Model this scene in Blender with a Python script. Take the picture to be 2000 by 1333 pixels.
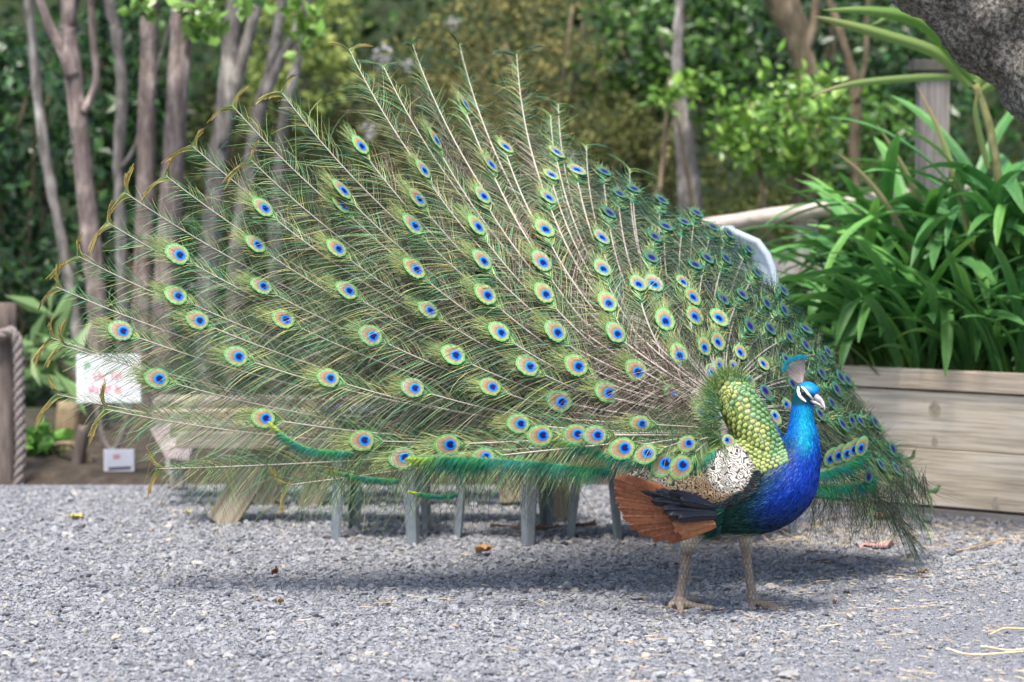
import bpy, bmesh, math, random
import numpy as np
from mathutils import Vector, Matrix, Euler
from mathutils.bvhtree import BVHTree

random.seed(7)
rng = np.random.default_rng(7)
sc = bpy.context.scene
for o in list(bpy.data.objects):
    bpy.data.objects.remove(o)
col = sc.collection
R = math.radians

# ------------------------------------------------------------------ camera
CAM_H, PITCH, FPX = 1.2, R(3.19), 5555.0
cam_d = bpy.data.cameras.new('camera')
cam_d.sensor_width = 36.0
cam_d.lens = FPX / 2000 * 36.0
cam_d.clip_end = 300
cam_d.dof.use_dof = True
cam_d.dof.focus_distance = 8.05
cam_d.dof.aperture_fstop = 2.8
cam = bpy.data.objects.new('camera', cam_d)
cam.location = (0, 0, CAM_H)
cam.rotation_euler = (R(90) - PITCH, 0, 0)
col.objects.link(cam)
sc.camera = cam

# ------------------------------------------------------------------ daylight
SUN_EL, SUN_AZ = R(66), R(200)          # azimuth of the sun seen from the scene, clockwise from +Y
w = bpy.data.worlds.new('World')
sc.world = w
w.use_nodes = True
nt = w.node_tree
sky = nt.nodes.new('ShaderNodeTexSky')
sky.sky_type = 'NISHITA'
sky.sun_disc = False
sky.sun_elevation = SUN_EL
sky.sun_rotation = SUN_AZ
sky.dust_density = 3.0
bg = nt.nodes['Background']
bg.inputs['Strength'].default_value = 0.115
nt.links.new(sky.outputs[0], bg.inputs[0])
sun_d = bpy.data.lights.new('sun', 'SUN')
sun_d.energy = 2.3
sun_d.angle = R(15)
sun_d.color = (1.0, 0.95, 0.87)
sun = bpy.data.objects.new('sun', sun_d)
sd = Vector((math.sin(SUN_AZ) * math.cos(SUN_EL), math.cos(SUN_AZ) * math.cos(SUN_EL), math.sin(SUN_EL)))
sun.rotation_euler = sd.to_track_quat('Z', 'Y').to_euler()
sun.location = (0, 0, 20)
col.objects.link(sun)
sc.view_settings.view_transform = 'Standard'
sc.view_settings.look = 'None'
sc.view_settings.gamma = 1.0
sc.view_settings.use_curve_mapping = False
sc.view_settings.exposure = 1.35
sc.cycles.use_denoising = True
sc.cycles.max_bounces = 6
sc.cycles.diffuse_bounces = 3
sc.cycles.glossy_bounces = 2
sc.cycles.transparent_max_bounces = 6
sc.render.film_transparent = False

# ------------------------------------------------------------------ measuring helpers (metres from photo measurements)
CP, SP = math.cos(PITCH), math.sin(PITCH)
def W(px, py, Y):
    """point at distance Y in front of the camera position that is seen at (px,py) of the 2000x1333 photograph"""
    px = np.asarray(px, float); py = np.asarray(py, float)
    a = (px - 1000) / FPX; b = -(py - 666.5) / FPX
    dy = CP + b * SP; dz = -SP + b * CP
    k = Y / dy
    return np.stack([a * k, np.broadcast_to(Y, a.shape) * np.ones_like(a), CAM_H + dz * k], -1)
def G(px, py):
    b = -(py - 666.5) / FPX
    dy = CP + b * SP; dz = -SP + b * CP
    k = -CAM_H / dz
    return np.array([(px - 1000) / FPX * k, dy * k, 0.0])
def proj(V):
    V = np.asarray(V, float)
    x, y, z = V[:, 0], V[:, 1], V[:, 2] - CAM_H
    f = y * CP - z * SP; u = y * SP + z * CP
    return 1000 + x / f * FPX, 666.5 - u / f * FPX
def sstep(a, b, x):
    t = np.clip((np.asarray(x, float) - a) / (b - a), 0, 1)
    return t * t * (3 - 2 * t)
def lerp(a, b, t): return np.asarray(a, float) + (np.asarray(b, float) - np.asarray(a, float)) * np.asarray(t, float)[..., None]
def unit(v):
    v = np.asarray(v, float)
    return v / (np.linalg.norm(v, axis=-1, keepdims=True) + 1e-12)

# ------------------------------------------------------------------ object helpers
ORG = {}
def props(o, label=None, cat=None, group=None, kind=None):
    if label: o['label'] = label
    if cat: o['category'] = cat
    if group: o['group'] = group
    if kind: o['kind'] = kind
    return o
def thing(name, label, cat, loc, group=None):
    o = bpy.data.objects.new(name, None)
    o.empty_display_size = 0.05
    o.location = Vector([float(c) for c in loc])
    col.objects.link(o)
    ORG[o.name] = np.array([float(c) for c in loc])
    return props(o, label, cat, group)
def origin_of(o):
    return ORG.get(o.name, np.zeros(3)) if o is not None else np.zeros(3)
def mesh_np(name, V, quads=None, tris=None, colr=None, uv=None, smooth=False):
    V = np.asarray(V, np.float32)
    me = bpy.data.meshes.new(name)
    me.vertices.add(len(V)); me.vertices.foreach_set('co', V.ravel())
    loops, starts, tot, n = [], [], [], 0
    if quads is not None and len(quads):
        q = np.asarray(quads, np.int32); loops.append(q.ravel()); starts.append(np.arange(len(q)) * 4); tot.append(np.full(len(q), 4)); n = len(q) * 4
    if tris is not None and len(tris):
        t = np.asarray(tris, np.int32); loops.append(t.ravel()); starts.append(n + np.arange(len(t)) * 3); tot.append(np.full(len(t), 3))
    loops = np.concatenate(loops).astype(np.int32); starts = np.concatenate(starts).astype(np.int32)
    me.loops.add(len(loops)); me.loops.foreach_set('vertex_index', loops)
    me.polygons.add(len(starts)); me.polygons.foreach_set('loop_start', starts)
    try:
        me.polygons.foreach_set('loop_total', np.concatenate(tot).astype(np.int32))
    except Exception:
        pass
    if smooth:
        me.polygons.foreach_set('use_smooth', np.ones(len(starts), bool))
    else:
        me.polygons.foreach_set('use_smooth', np.zeros(len(starts), bool))
    if colr is not None:
        c = np.ones((len(V), 4), np.float32); c[:, :3] = np.clip(colr, 0, 1)
        a = me.color_attributes.new('Col', 'FLOAT_COLOR', 'POINT')
        a.data.foreach_set('color', c.ravel())
    if uv is not None:
        l = me.uv_layers.new(name='UVMap')
        l.data.foreach_set('uv', np.asarray(uv, np.float32)[loops].ravel())
    me.update(calc_edges=True)
    return me
def link(name, me, mat, parent=None, world=True):
    """mesh in world coordinates -> object (shifted to its thing's origin)"""
    if mat is not None:
        me.materials.clear(); me.materials.append(mat)
    o = bpy.data.objects.new(name, me)
    col.objects.link(o)
    if parent is not None:
        og = origin_of(parent)
        if world and np.any(og):
            me.transform(Matrix.Translation(Vector(-og)))
        o.parent = parent
        ORG[o.name] = og
    return o
def centre_mesh(o):
    """move a top-level mesh's origin to the base of its mesh"""
    me = o.data; n = len(me.vertices); c = np.empty(n * 3, np.float32); me.vertices.foreach_get('co', c); c = c.reshape(-1, 3)
    b = np.array([c[:, 0].mean(), c[:, 1].mean(), c[:, 2].min()], float)
    me.transform(Matrix.Translation(Vector(-b))); o.location = Vector(b); ORG[o.name] = b
    return o
def inst(name, me, M, parent):
    """copy with shared mesh; M is a world matrix"""
    o = bpy.data.objects.new(name, me)
    col.objects.link(o)
    og = origin_of(parent)
    o.parent = parent
    o.matrix_local = Matrix.Translation(Vector(-og)) @ M
    ORG[o.name] = og
    return o
class MB:
    """collects quads / tris into one mesh"""
    def __init__(s): s.V = []; s.Q = []; s.T = []; s.C = []; s.U = []; s.n = 0
    def add(s, V, Q=None, T=None, C=None):
        V = np.asarray(V, float)
        s.V.append(V)
        if Q is not None and len(Q): s.Q.append(np.asarray(Q) + s.n)
        if T is not None and len(T): s.T.append(np.asarray(T) + s.n)
        s.C.append(np.ones((len(V), 3)) * np.asarray(C if C is not None else (1, 1, 1), float))
        s.n += len(V)
    def mesh(s, name, smooth=False):
        return mesh_np(name, np.concatenate(s.V), np.concatenate(s.Q) if s.Q else None, np.concatenate(s.T) if s.T else None, np.concatenate(s.C), smooth=smooth)
def frames(P):
    T = unit(np.gradient(P, axis=0))
    N = np.zeros_like(P)
    ref = np.array([0, 0, 1.0]) if abs(T[0][2]) < 0.9 else np.array([1.0, 0, 0])
    n = unit(np.cross(T[0], np.cross(ref, T[0])))
    for i in range(len(P)):
        n = unit(n - np.dot(n, T[i]) * T[i]); N[i] = n
    return T, N, np.cross(T, N)
def tube(P, r, k=8, C=None, cap=True, squash=None):
    P = np.asarray(P, float); m = len(P)
    r = np.broadcast_to(r, (m,))
    T, N, B = frames(P)
    a = np.arange(k) / k * 2 * np.pi
    V = P[:, None, :] + r[:, None, None] * (np.cos(a)[None, :, None] * N[:, None, :] + np.sin(a)[None, :, None] * B[:, None, :])
    i = np.arange(m - 1)[:, None] * k; j = np.arange(k)[None, :]; j2 = (j + 1) % k
    Q = np.stack([i + j, i + j2, i + k + j2, i + k + j], -1).reshape(-1, 4)
    V = V.reshape(-1, 3); Tn = []
    if cap:
        V = np.concatenate([V, P[:1], P[-1:]]); c0 = m * k
        jj = np.arange(k); Tn = np.concatenate([np.stack([jj * 0 + c0, (jj + 1) % k, jj], -1), np.stack([jj * 0 + c0 + 1, (m - 1) * k + jj, (m - 1) * k + (jj + 1) % k], -1)])
    return V, Q, Tn
def spline(P, n):
    """Catmull-Rom through P, n samples"""
    P = np.asarray(P, float)
    Q = np.concatenate([2 * P[:1] - P[1:2], P, 2 * P[-1:] - P[-2:-1]])
    t = np.linspace(0, len(P) - 1 - 1e-9, n); i = t.astype(int); f = (t - i)[:, None]
    a, b, c, d = Q[i], Q[i + 1], Q[i + 2], Q[i + 3]
    return 0.5 * (2 * b + (c - a) * f + (2 * a - 5 * b + 4 * c - d) * f ** 2 + (3 * b - a - 3 * c + d) * f ** 3)
def box_np(size, bev=0.0):
    """bevelled box centred at the origin as (V, faces) via bmesh"""
    bm = bmesh.new()
    bmesh.ops.create_cube(bm, size=1.0)
    bmesh.ops.scale(bm, vec=size, verts=bm.verts)
    if bev > 0:
        bmesh.ops.bevel(bm, geom=bm.edges[:], offset=bev, segments=2, affect='EDGES', profile=0.7)
    me = bpy.data.meshes.new('board'); bm.to_mesh(me); bm.free()
    return me
def beam(name, a, b, wdt, thk, mat, parent, up=(0, 0, 1), bev=0.004):
    """a squared timber from point a to b; wdt across, thk along 'up'"""
    a = Vector([float(c) for c in a]); b = Vector([float(c) for c in b])
    L = (b - a).length
    x = (b - a).normalized(); u = Vector(up); z = (u - u.dot(x) * x).normalized(); y = z.cross(x)
    M = Matrix((x, y, z)).transposed().to_4x4(); M.translation = (a + b) / 2
    me = box_np((L, wdt, thk), bev)
    me.materials.append(mat)
    return inst(name, me, M, parent)

# ------------------------------------------------------------------ materials
def new_mat(name):
    m = bpy.data.materials.new(name); m.use_nodes = True
    return m, m.node_tree, m.node_tree.nodes['Principled BSDF']
def nd(t, typ, **kw):
    n = t.nodes.new(typ)
    for k, v in kw.items():
        if k in n.inputs.keys() if hasattr(n.inputs, 'keys') else False: n.inputs[k].default_value = v
        else: setattr(n, k, v)
    return n
def ramp(t, fac, stops):
    r = t.nodes.new('ShaderNodeValToRGB')
    e = r.color_ramp.elements
    while len(e) < len(stops): e.new(0.5)
    for i, (p, c) in enumerate(stops):
        e[i].position = p; e[i].color = (*c, 1)
    t.links.new(fac, r.inputs[0])
    return r.outputs[0]
def noise(t, vec=None, scale=5, detail=4, rough=0.55, dist=0.0):
    n = t.nodes.new('ShaderNodeTexNoise')
    n.inputs['Scale'].default_value = scale; n.inputs['Detail'].default_value = detail
    n.inputs['Roughness'].default_value = rough; n.inputs['Distortion'].default_value = dist
    if vec is not None: t.links.new(vec, n.inputs['Vector'])
    return n
def mixc(t, a, b, fac=0.5, mode='MIX'):
    m = t.nodes.new('ShaderNodeMix'); m.data_type = 'RGBA'; m.blend_type = mode
    for inp, v in ((m.inputs[0], fac), (m.inputs[6], a), (m.inputs[7], b)):
        if hasattr(v, 'is_linked') or hasattr(v, 'links'): t.links.new(v, inp)
        elif isinstance(v, (int, float)): inp.default_value = v
        else: inp.default_value = (*v, 1)
    return m.outputs[2]
def bump(t, bsdf, h, strength=0.3, dist=0.01):
    b = t.nodes.new('ShaderNodeBump'); b.inputs['Strength'].default_value = strength; b.inputs['Distance'].default_value = dist
    t.links.new(h, b.inputs['Height']); t.links.new(b.outputs[0], bsdf.inputs['Normal'])
def coords(t, kind='Object', scale=None):
    c = t.nodes.new('ShaderNodeTexCoord').outputs[kind]
    if scale is None: return c
    m = t.nodes.new('ShaderNodeMapping'); m.inputs['Scale'].default_value = scale
    t.links.new(c, m.inputs[0])
    return m.outputs[0]
def col_mat(name, rough=0.5, spec=0.4, metal=0.0, transl=0.0, sheen=0.0, nscale=None, namt=0.25):
    """colour from the mesh's own colour attribute"""
    m, t, b = new_mat(name)
    a = t.nodes.new('ShaderNodeVertexColor'); a.layer_name = 'Col'
    c = a.outputs[0]
    if nscale:
        n = noise(t, coords(t), nscale, 3)
        c = mixc(t, c, ramp(t, n.outputs[0], [(0.3, (1 - namt,) * 3), (0.7, (1 + namt,) * 3)]), 1.0, 'MULTIPLY')
    t.links.new(c, b.inputs['Base Color'])
    b.inputs['Roughness'].default_value = rough
    b.inputs['Specular IOR Level'].default_value = spec
    b.inputs['Metallic'].default_value = metal
    b.inputs['Sheen Weight'].default_value = sheen
    if transl > 0:
        tr = t.nodes.new('ShaderNodeBsdfTranslucent'); t.links.new(c, tr.inputs[0])
        mx = t.nodes.new('ShaderNodeMixShader'); mx.inputs[0].default_value = transl
        out = t.nodes['Material Output']
        t.links.new(b.outputs[0], mx.inputs[1]); t.links.new(tr.outputs[0], mx.inputs[2]); t.links.new(mx.outputs[0], out.inputs[0])
    return m
def wood_mat(name, base, dark, light, grain=(1.5, 26, 26), rough=0.75, knots=True):
    m, t, b = new_mat(name)
    c0 = coords(t, 'Object')
    oi = t.nodes.new('ShaderNodeObjectInfo')
    add = t.nodes.new('ShaderNodeVectorMath'); add.operation = 'MULTIPLY_ADD'
    t.links.new(oi.outputs['Random'], add.inputs[0]); add.inputs[1].default_value = (17, 9, 5); t.links.new(c0, add.inputs[2])
    mp = t.nodes.new('ShaderNodeMapping'); mp.inputs['Scale'].default_value = grain
    t.links.new(add.outputs[0], mp.inputs[0])
    n1 = noise(t, mp.outputs[0], 1.0, 6, 0.6, 0.9)
    n2 = noise(t, add.outputs[0], 2.2, 4)
    fine = t.nodes.new('ShaderNodeMapping'); fine.inputs['Scale'].default_value = (grain[0] * 2, grain[1] * 7, grain[2] * 7)
    t.links.new(add.outputs[0], fine.inputs[0])
    n3 = noise(t, fine.outputs[0], 1.0, 3, 0.6)
    c = ramp(t, n1.outputs[0], [(0.25, dark), (0.47, base), (0.7, light)])
    c = mixc(t, c, ramp(t, n3.outputs[0], [(0.32, (0.55, 0.52, 0.49)), (0.58, (1.08, 1.08, 1.08))]), 0.8, 'MULTIPLY')
    c = mixc(t, c, ramp(t, n2.outputs[0], [(0.3, (0.78, 0.78, 0.82)), (0.7, (1.08, 1.05, 1.0))]), 0.8, 'MULTIPLY')
    t.links.new(c, b.inputs['Base Color'])
    b.inputs['Roughness'].default_value = rough
    b.inputs['Specular IOR Level'].default_value = 0.25
    bump(t, b, n3.outputs[0], 0.35, 0.003)
    return m
# ================================================================== GROUND AND HILLSIDE
def sheet(name, x0, x1, y0, y1, n, zf, mat):
    xs = np.linspace(x0, x1, n); ys = np.linspace(y0, y1, n)
    X, Y = np.meshgrid(xs, ys); V = np.stack([X, Y, zf(X, Y)], -1).reshape(-1, 3)
    i = (np.arange(n - 1) * n)[:, None] + np.arange(n - 1)[None]
    Q = np.stack([i, i + 1, i + n + 1, i + n], -1).reshape(-1, 4)
    o = link(name, mesh_np(name, V, Q, smooth=True), mat); o['kind'] = 'structure'
    return o
m_grav, t, b = new_mat('gravel bed')
c = coords(t, 'Object')
n1 = noise(t, c, 60, 6, .7); n2 = noise(t, c, 1.3, 4)
cc = mixc(t, ramp(t, n1.outputs[0], [(.35, (.10, .105, .12)), (.6, (.26, .27, .30)), (.75, (.36, .36, .37))]), ramp(t, n2.outputs[0], [(.35, (.85, .85, .88)), (.65, (1.05, 1.03, 1.0))]), 1.0, 'MULTIPLY')
t.links.new(cc, b.inputs['Base Color']); b.inputs['Roughness'].default_value = .9
bump(t, b, n1.outputs[0], .8, .012)
m_soil, t, b = new_mat('leaf mould soil')
c = coords(t, 'Object'); n1 = noise(t, c, 14, 7, .7)
sx_ = t.nodes.new('ShaderNodeSeparateXYZ'); t.links.new(c, sx_.inputs[0]); mr = t.nodes.new('ShaderNodeMapRange'); mr.inputs[1].default_value = 12.5; mr.inputs[2].default_value = 14.5; t.links.new(sx_.outputs[1], mr.inputs[0])
t.links.new(mixc(t, ramp(t, n1.outputs[0], [(.3, (.018, .014, .010)), (.55, (.06, .045, .03)), (.75, (.13, .09, .06))]), ramp(t, n1.outputs[0], [(.3, (.010, .020, .006)), (.55, (.03, .05, .015)), (.75, (.06, .09, .025))]), mr.outputs[0]), b.inputs['Base Color']); b.inputs['Roughness'].default_value = .95
bump(t, b, n1.outputs[0], 1.0, .03)
GEDGE = 11.25
sheet('gravel_yard', -14, 14, -2, GEDGE, 40, lambda X, Y: 0 * X, m_grav)
rn = np.random.default_rng(3)
def hill(X, Y):
    h = .02 + sstep(11.2, 12.2, Y) * .10 + sstep(17, 30, Y) * 9
    return h - .06 * (Y < 11.3) + .04 * np.sin(X * 5.1) * np.cos(Y * 4.3) * sstep(11.4, 12, Y)
sheet('woodland_floor', -40, 40, GEDGE - .02, 45, 160, hill, m_soil)

# loose crushed stone lying on the yard, made with geometry nodes (nobody could count it)
m_stone, t, b = new_mat('crushed stone')
oi = t.nodes.new('ShaderNodeObjectInfo')
n1 = noise(t, coords(t, 'Object'), 1.6, 5, .65)
c = ramp(t, oi.outputs['Random'], [(0, (.12, .125, .14)), (.10, (.24, .25, .275)), (.5, (.33, .34, .37)), (.8, (.385, .395, .42)), (.93, (.44, .44, .45)), (.965, (.44, .40, .33)), (.99, (.55, .53, .49)), (1, (.33, .22, .14))])
c = mixc(t, c, ramp(t, n1.outputs[0], [(.3, (.72, .72, .74)), (.7, (1.15, 1.14, 1.12))]), 1.0, 'MULTIPLY')
t.links.new(c, b.inputs['Base Color']); b.inputs['Roughness'].default_value = .85; b.inputs['Specular IOR Level'].default_value = .25
bump(t, b, n1.outputs[0], .5, .1)
stone_col = bpy.data.collections.new('stone_kinds')
def stone_mesh(seed, sub=2):
    bm = bmesh.new(); bmesh.ops.create_icosphere(bm, subdivisions=sub, radius=1)
    r_ = np.random.default_rng(seed)
    pl = unit(r_.normal(size=(9, 3))); ds = r_.uniform(.45, .85, 9)
    for v in bm.verts:
        p = np.array(v.co)
        for n_, d_ in zip(pl, ds):
            e = p @ n_ - d_
            if e > 0: p = p - n_ * e
        v.co = p * np.array([1, r_.uniform(.6, .9), r_.uniform(.45, .7)])
    bmesh.ops.dissolve_limit(bm, angle_limit=.12, verts=bm.verts, edges=bm.edges)
    bmesh.ops.triangulate(bm, faces=bm.faces)
    me = bpy.data.meshes.new('stone'); bm.to_mesh(me); bm.free(); me.materials.append(m_stone)
    return me
for s in range(9):
    stone_col.objects.link(bpy.data.objects.new('stone_kind', stone_mesh(s)))
NS = 185000
yy = np.sqrt(rn.uniform(6.5 ** 2, 11.2 ** 2, NS)); xx = rn.uniform(-.215, .215, NS) * yy
sz = np.exp(rn.normal(np.log(.0048), .50, NS)).clip(.0025, .022)
fine = sstep(.55, 1.1, xx / yy * 8 + rn.normal(0, .25, NS)) * sstep(8.9, 8.0, yy)           # worn, gritty patch at the lower right
sz *= 1 - .45 * fine
zz = sz * rn.uniform(-.1, .45, NS)
pm = mesh_np('gravel_points', np.column_stack([xx, yy, zz]), tris=np.array([[0, 1, 2]]))
bm = bmesh.new(); bm.from_mesh(pm); bmesh.ops.delete(bm, geom=bm.faces[:], context='FACES_ONLY'); bmesh.ops.delete(bm, geom=bm.edges[:], context='EDGES') if False else None
bm.to_mesh(pm); bm.free()
at = pm.attributes.new('scl', 'FLOAT', 'POINT'); at.data.foreach_set('value', sz.astype(np.float32))
rot = np.column_stack([rn.normal(0, .35, NS), rn.normal(0, .35, NS), rn.uniform(0, 6.28, NS)])
at = pm.attributes.new('rot', 'FLOAT_VECTOR', 'POINT'); at.data.foreach_set('vector', rot.astype(np.float32).ravel())
gobj = link('gravel', pm, None); gobj['kind'] = 'stuff'; gobj['label'] = 'loose blue-grey crushed stone covering the yard'
ng = bpy.data.node_groups.new('scatter stones', 'GeometryNodeTree')
ng.interface.new_socket('Geometry', in_out='INPUT', socket_type='NodeSocketGeometry')
ng.interface.new_socket('Geometry', in_out='OUTPUT', socket_type='NodeSocketGeometry')
gi = ng.nodes.new('NodeGroupInput'); go = ng.nodes.new('NodeGroupOutput')
ci = ng.nodes.new('GeometryNodeCollectionInfo'); ci.inputs['Collection'].default_value = stone_col
ci.inputs['Separate Children'].default_value = True; ci.inputs['Reset Children'].default_value = True
ip = ng.nodes.new('GeometryNodeInstanceOnPoints'); ip.inputs['Pick Instance'].default_value = True
na = ng.nodes.new('GeometryNodeInputNamedAttribute'); na.data_type = 'FLOAT_VECTOR'; na.inputs['Name'].default_value = 'rot'
nb = ng.nodes.new('GeometryNodeInputNamedAttribute'); nb.data_type = 'FLOAT'; nb.inputs['Name'].default_value = 'scl'
ng.links.new(gi.outputs[0], ip.inputs['Points']); ng.links.new(ci.outputs[0], ip.inputs['Instance'])
ng.links.new(na.outputs[0], ip.inputs['Rotation']); ng.links.new(nb.outputs[0], ip.inputs['Scale'])
ng.links.new(ip.outputs[0], go.inputs[0])
gm = gobj.modifiers.new('stones', 'NODES'); gm.node_group = ng

# ================================================================== TIMBER PLANTER
m_plank = wood_mat('weathered pine board', (.84, .72, .54), (.58, .48, .35), (.92, .83, .67), grain=(1.6, 14, 14))
m_plank2 = wood_mat('grey weathered timber', (.36, .33, .30), (.22, .20, .18), (.46, .43, .40), grain=(1.6, 14, 14))
m_cap = wood_mat('pale weathered capping', (.84, .69, .51), (.62, .50, .38), (.90, .79, .64), grain=(1.6, 16, 16))
C_ = lambda *c: np.array(c, float)
m_knot = col_mat('wood knot', rough=.8, spec=.2, nscale=60)
PA, PB = G(1600, 987), G(2000, 1021)
pdir = unit(PB - PA); pnx = np.array([-pdir[1], pdir[0], 0]); pnx = -pnx if pnx[1] < 0 else pnx      # points away from the camera
P0 = PA - pdir * .30; P1 = PA + pdir * 2.1
box_ = thing('timber_planter', 'raised planter box of pale weathered boards full of strap leaved plants', 'planter', (P0 + P1) / 2)
def pboard(name, z0, z1, off, thk, mat=m_plank):
    a = P0 + pnx * (off + thk / 2); b_ = P1 + pnx * (off + thk / 2); z = (z0 + z1) / 2
    return beam(name, (a[0], a[1], z), (b_[0], b_[1], z), thk, z1 - z0, mat, box_, bev=.004)
pboard('ground_rail', -.02, .022, -.012, .05, m_plank2)
pboard('board', .034, .237, 0, .045)
pboard('board', .2405, .4455, 0.004, .045)
pboard('cap_rail', .4535, .525, -.012, .060, m_cap)
pboard('shadow_batten', -.02, .50, .052, .03, m_plank2)
for (kx, ky, rw, rh) in ((1775, 800, 14, 17), (1775, 862, 7, 12), (1955, 985, 10, 14)):
    # knots in the boards
    q = W(kx, ky, 10.1); tt = np.dot(q - P0, pdir); pt = P0 + pdir * tt; 
    Yk = pt[1]; q = W(kx, ky, Yk)
    kk, rr_ = 24, [0, .16, .3, .44, .58, .72, .86, 1.0]; th_ = np.arange(kk) / kk * 2 * np.pi; KV, KC = [], []
    for q_, rad_ in enumerate(rr_):
        wob = 1 + .07 * np.sin(th_ * 3 + q_ * .5) + .04 * np.sin(th_ * 7)
        KV.append(np.stack([np.cos(th_) * rad_ * wob, np.sin(th_) * rad_ * wob, np.full(kk, .0012 * (1 - rad_ ** 2))], -1))
        KC.append(np.tile(lerp(C_((.40, .31, .21), (.55, .45, .33))[q_ % 2], C_((.60, .53, .42))[0], rad_ ** 3), (kk, 1)))
    KQ = np.concatenate([np.stack([q_ * kk + np.arange(kk), q_ * kk + (np.arange(kk) + 1) % kk, (q_ + 1) * kk + (np.arange(kk) + 1) % kk, (q_ + 1) * kk + np.arange(kk)], -1) for q_ in range(7)])
    me = mesh_np('knot', np.concatenate(KV), KQ, colr=np.concatenate(KC), smooth=True)
    x = Vector(pdir); z = Vector((0, 0, 1)); y = Vector(-pnx)
    M = Matrix((x * rw * Yk / FPX, z * rh * Yk / FPX, y)).transposed().to_4x4(); base = P0 + pdir * tt - pnx * .0012 + pnx * (.004 if q[2] > .24 else 0); M.translation = Vector((base[0], base[1], q[2]))
    me.transform(M)
    link('knot', me, m_knot, box_)
EL = 1.3
for e in (P0, P1):
    a = e + pnx * .09 ; b_ = e + pnx * EL
    for z0, z1 in ((.034, .237), (.2405, .4455), (.4535, .525)):
        beam('end_board', (a[0], a[1], (z0 + z1) / 2), (b_[0], b_[1], (z0 + z1) / 2), .045, z1 - z0, m_plank, box_)
sa = (P0 + P1) / 2 + pnx * .70
me = box_np((2.34, 1.16, .40)); M = Matrix((Vector(pdir), Vector(pnx), Vector((0, 0, 1)))).transposed().to_4x4(); M.translation = Vector((sa[0], sa[1], .22)); me.transform(M)
link('soil', me, m_soil, box_)

# ================================================================== RAIL FENCE BEHIND
m_rail, t, b = new_mat('peeled pole rail'); n1 = noise(t, coords(t, 'Object', (3, 20, 20)), 1.0, 4)
t.links.new(ramp(t, n1.outputs[0], [(.3, (.34, .28, .235)), (.5, (.50, .42, .36)), (.65, (.58, .50, .43))]), b.inputs['Base Color']); b.inputs['Roughness'].default_value = .6
m_lilac = wood_mat('lilac grey plank', (.42, .38, .37), (.30, .27, .265), (.52, .475, .46), grain=(1.5, 16, 16))
fa, fb = W(1330, 449, 12.2), W(1900, 364, 11.4)
fence = thing('rail_fence', 'wooden rail fence with a round pale top rail behind the strap leaved plants', 'fence', ((fa[0] + fb[0]) / 2, (fa[1] + fb[1]) / 2, 0.02))
u = np.linspace(0, 1, 20)[:, None]; pp = fa + (fb - fa) * u; pp = pp + rn.normal(0, .0012, pp.shape)
V, Q, T_ = tube(pp, .034, 16); link('top_rail', mesh_np('top_rail', V, Q, T_, smooth=True), m_rail, fence)
for (y0, y1) in ((535, 512), (632, 610)):
    a = W(1360, y0, 12.25); b_ = W(1900, y1 - 7, 11.45); d_ = unit(b_ - a)
    beam('rail_board', a, b_, .035, .15, m_lilac, fence)
for px_ in (1400, 1575, 1745):
    f_ = (px_ - 1330) / 430; Y_ = 12.2 - .6 * f_ + .06; q = W(px_, 445 - 60 * f_, Y_)
    beam('fence_post', (q[0], Y_, -.1), (q[0], Y_, q[2] - .045), .09, .09, m_lilac, fence, up=(0, 1, 0))
pq = W(1822, 140, 11.5)
m_lilacd = wood_mat('grey post timber', (.24, .215, .215), (.16, .145, .145), (.31, .28, .275), grain=(1.5, 16, 16))
post = thing('wooden_post', 'tall lilac grey square post with a dark flat cap behind the pale long leaves', 'post', (pq[0], 11.5, 0))
beam('shaft', (pq[0], 11.5, -.1), (pq[0], 11.5, pq[2]), .12, .12, m_lilacd, post, up=(0, 1, 0))
m_darkcap = wood_mat('dark timber', (.09, .085, .08), (.05, .045, .04), (.14, .13, .12))  # darker timber tone for the flat cap
beam('post_cap', (pq[0], 11.5, pq[2] + .001), (pq[0], 11.5, pq[2] + .045), .17, .17, m_darkcap, post, up=(0, 1, 0))

# ================================================================== GREY PLASTIC CHAIRS
m_chair, t, b = new_mat('grey moulded plastic'); n1 = noise(t, coords(t, 'Object'), 14, 4)
t.links.new(ramp(t, n1.outputs[0], [(.3, (.13, .155, .18)), (.7, (.21, .24, .265))]), b.inputs['Base Color']); b.inputs['Roughness'].default_value = .42
m_chair_lit, t, b = new_mat('lit grey plastic'); b.inputs['Base Color'].default_value = (.50, .57, .63, 1); b.inputs['Roughness'].default_value = .4  # same grey plastic as the legs; its lit look is painted as a paler tone
def chair_leg(parent, foot, top, inward, wd, mat):
    """angle-section leg: two thin flanges meeting in a rounded corner"""
    foot = np.array(foot, float); top = np.array(top, float)
    iv = np.array([inward[0], inward[1], 0]); iv = unit(iv); side = np.array([-iv[1], iv[0], 0])
    mb = MB(); n = 8; u = np.linspace(0, 1, n)
    prof = [(-1, .15), (-.9, -.02), (-.25, -.32), (0, -.40), (.25, -.32), (.9, -.02), (1, .15), (.86, .16), (.2, -.17), (0, -.23), (-.2, -.17), (-.86, .16)]
    V = []
    for k in range(n):
        c_ = foot + (top - foot) * u[k]; w_ = wd * (.72 + .5 * u[k])
        for x, y in prof: V.append(c_ + side * x * w_ / 2 - iv * (-y) * w_ )
    m = len(prof); Q = [(k * m + j, k * m + (j + 1) % m, (k + 1) * m + (j + 1) % m, (k + 1) * m + j) for k in range(n - 1) for j in range(m)]
    bot = [(0 * m + j) for j in range(m)]
    mb.add(np.array(V), np.array(Q), np.array([(0, j + 1, j) for j in range(1, m - 1)]))
    return link('leg', mb.mesh('leg'), mat, parent)
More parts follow.
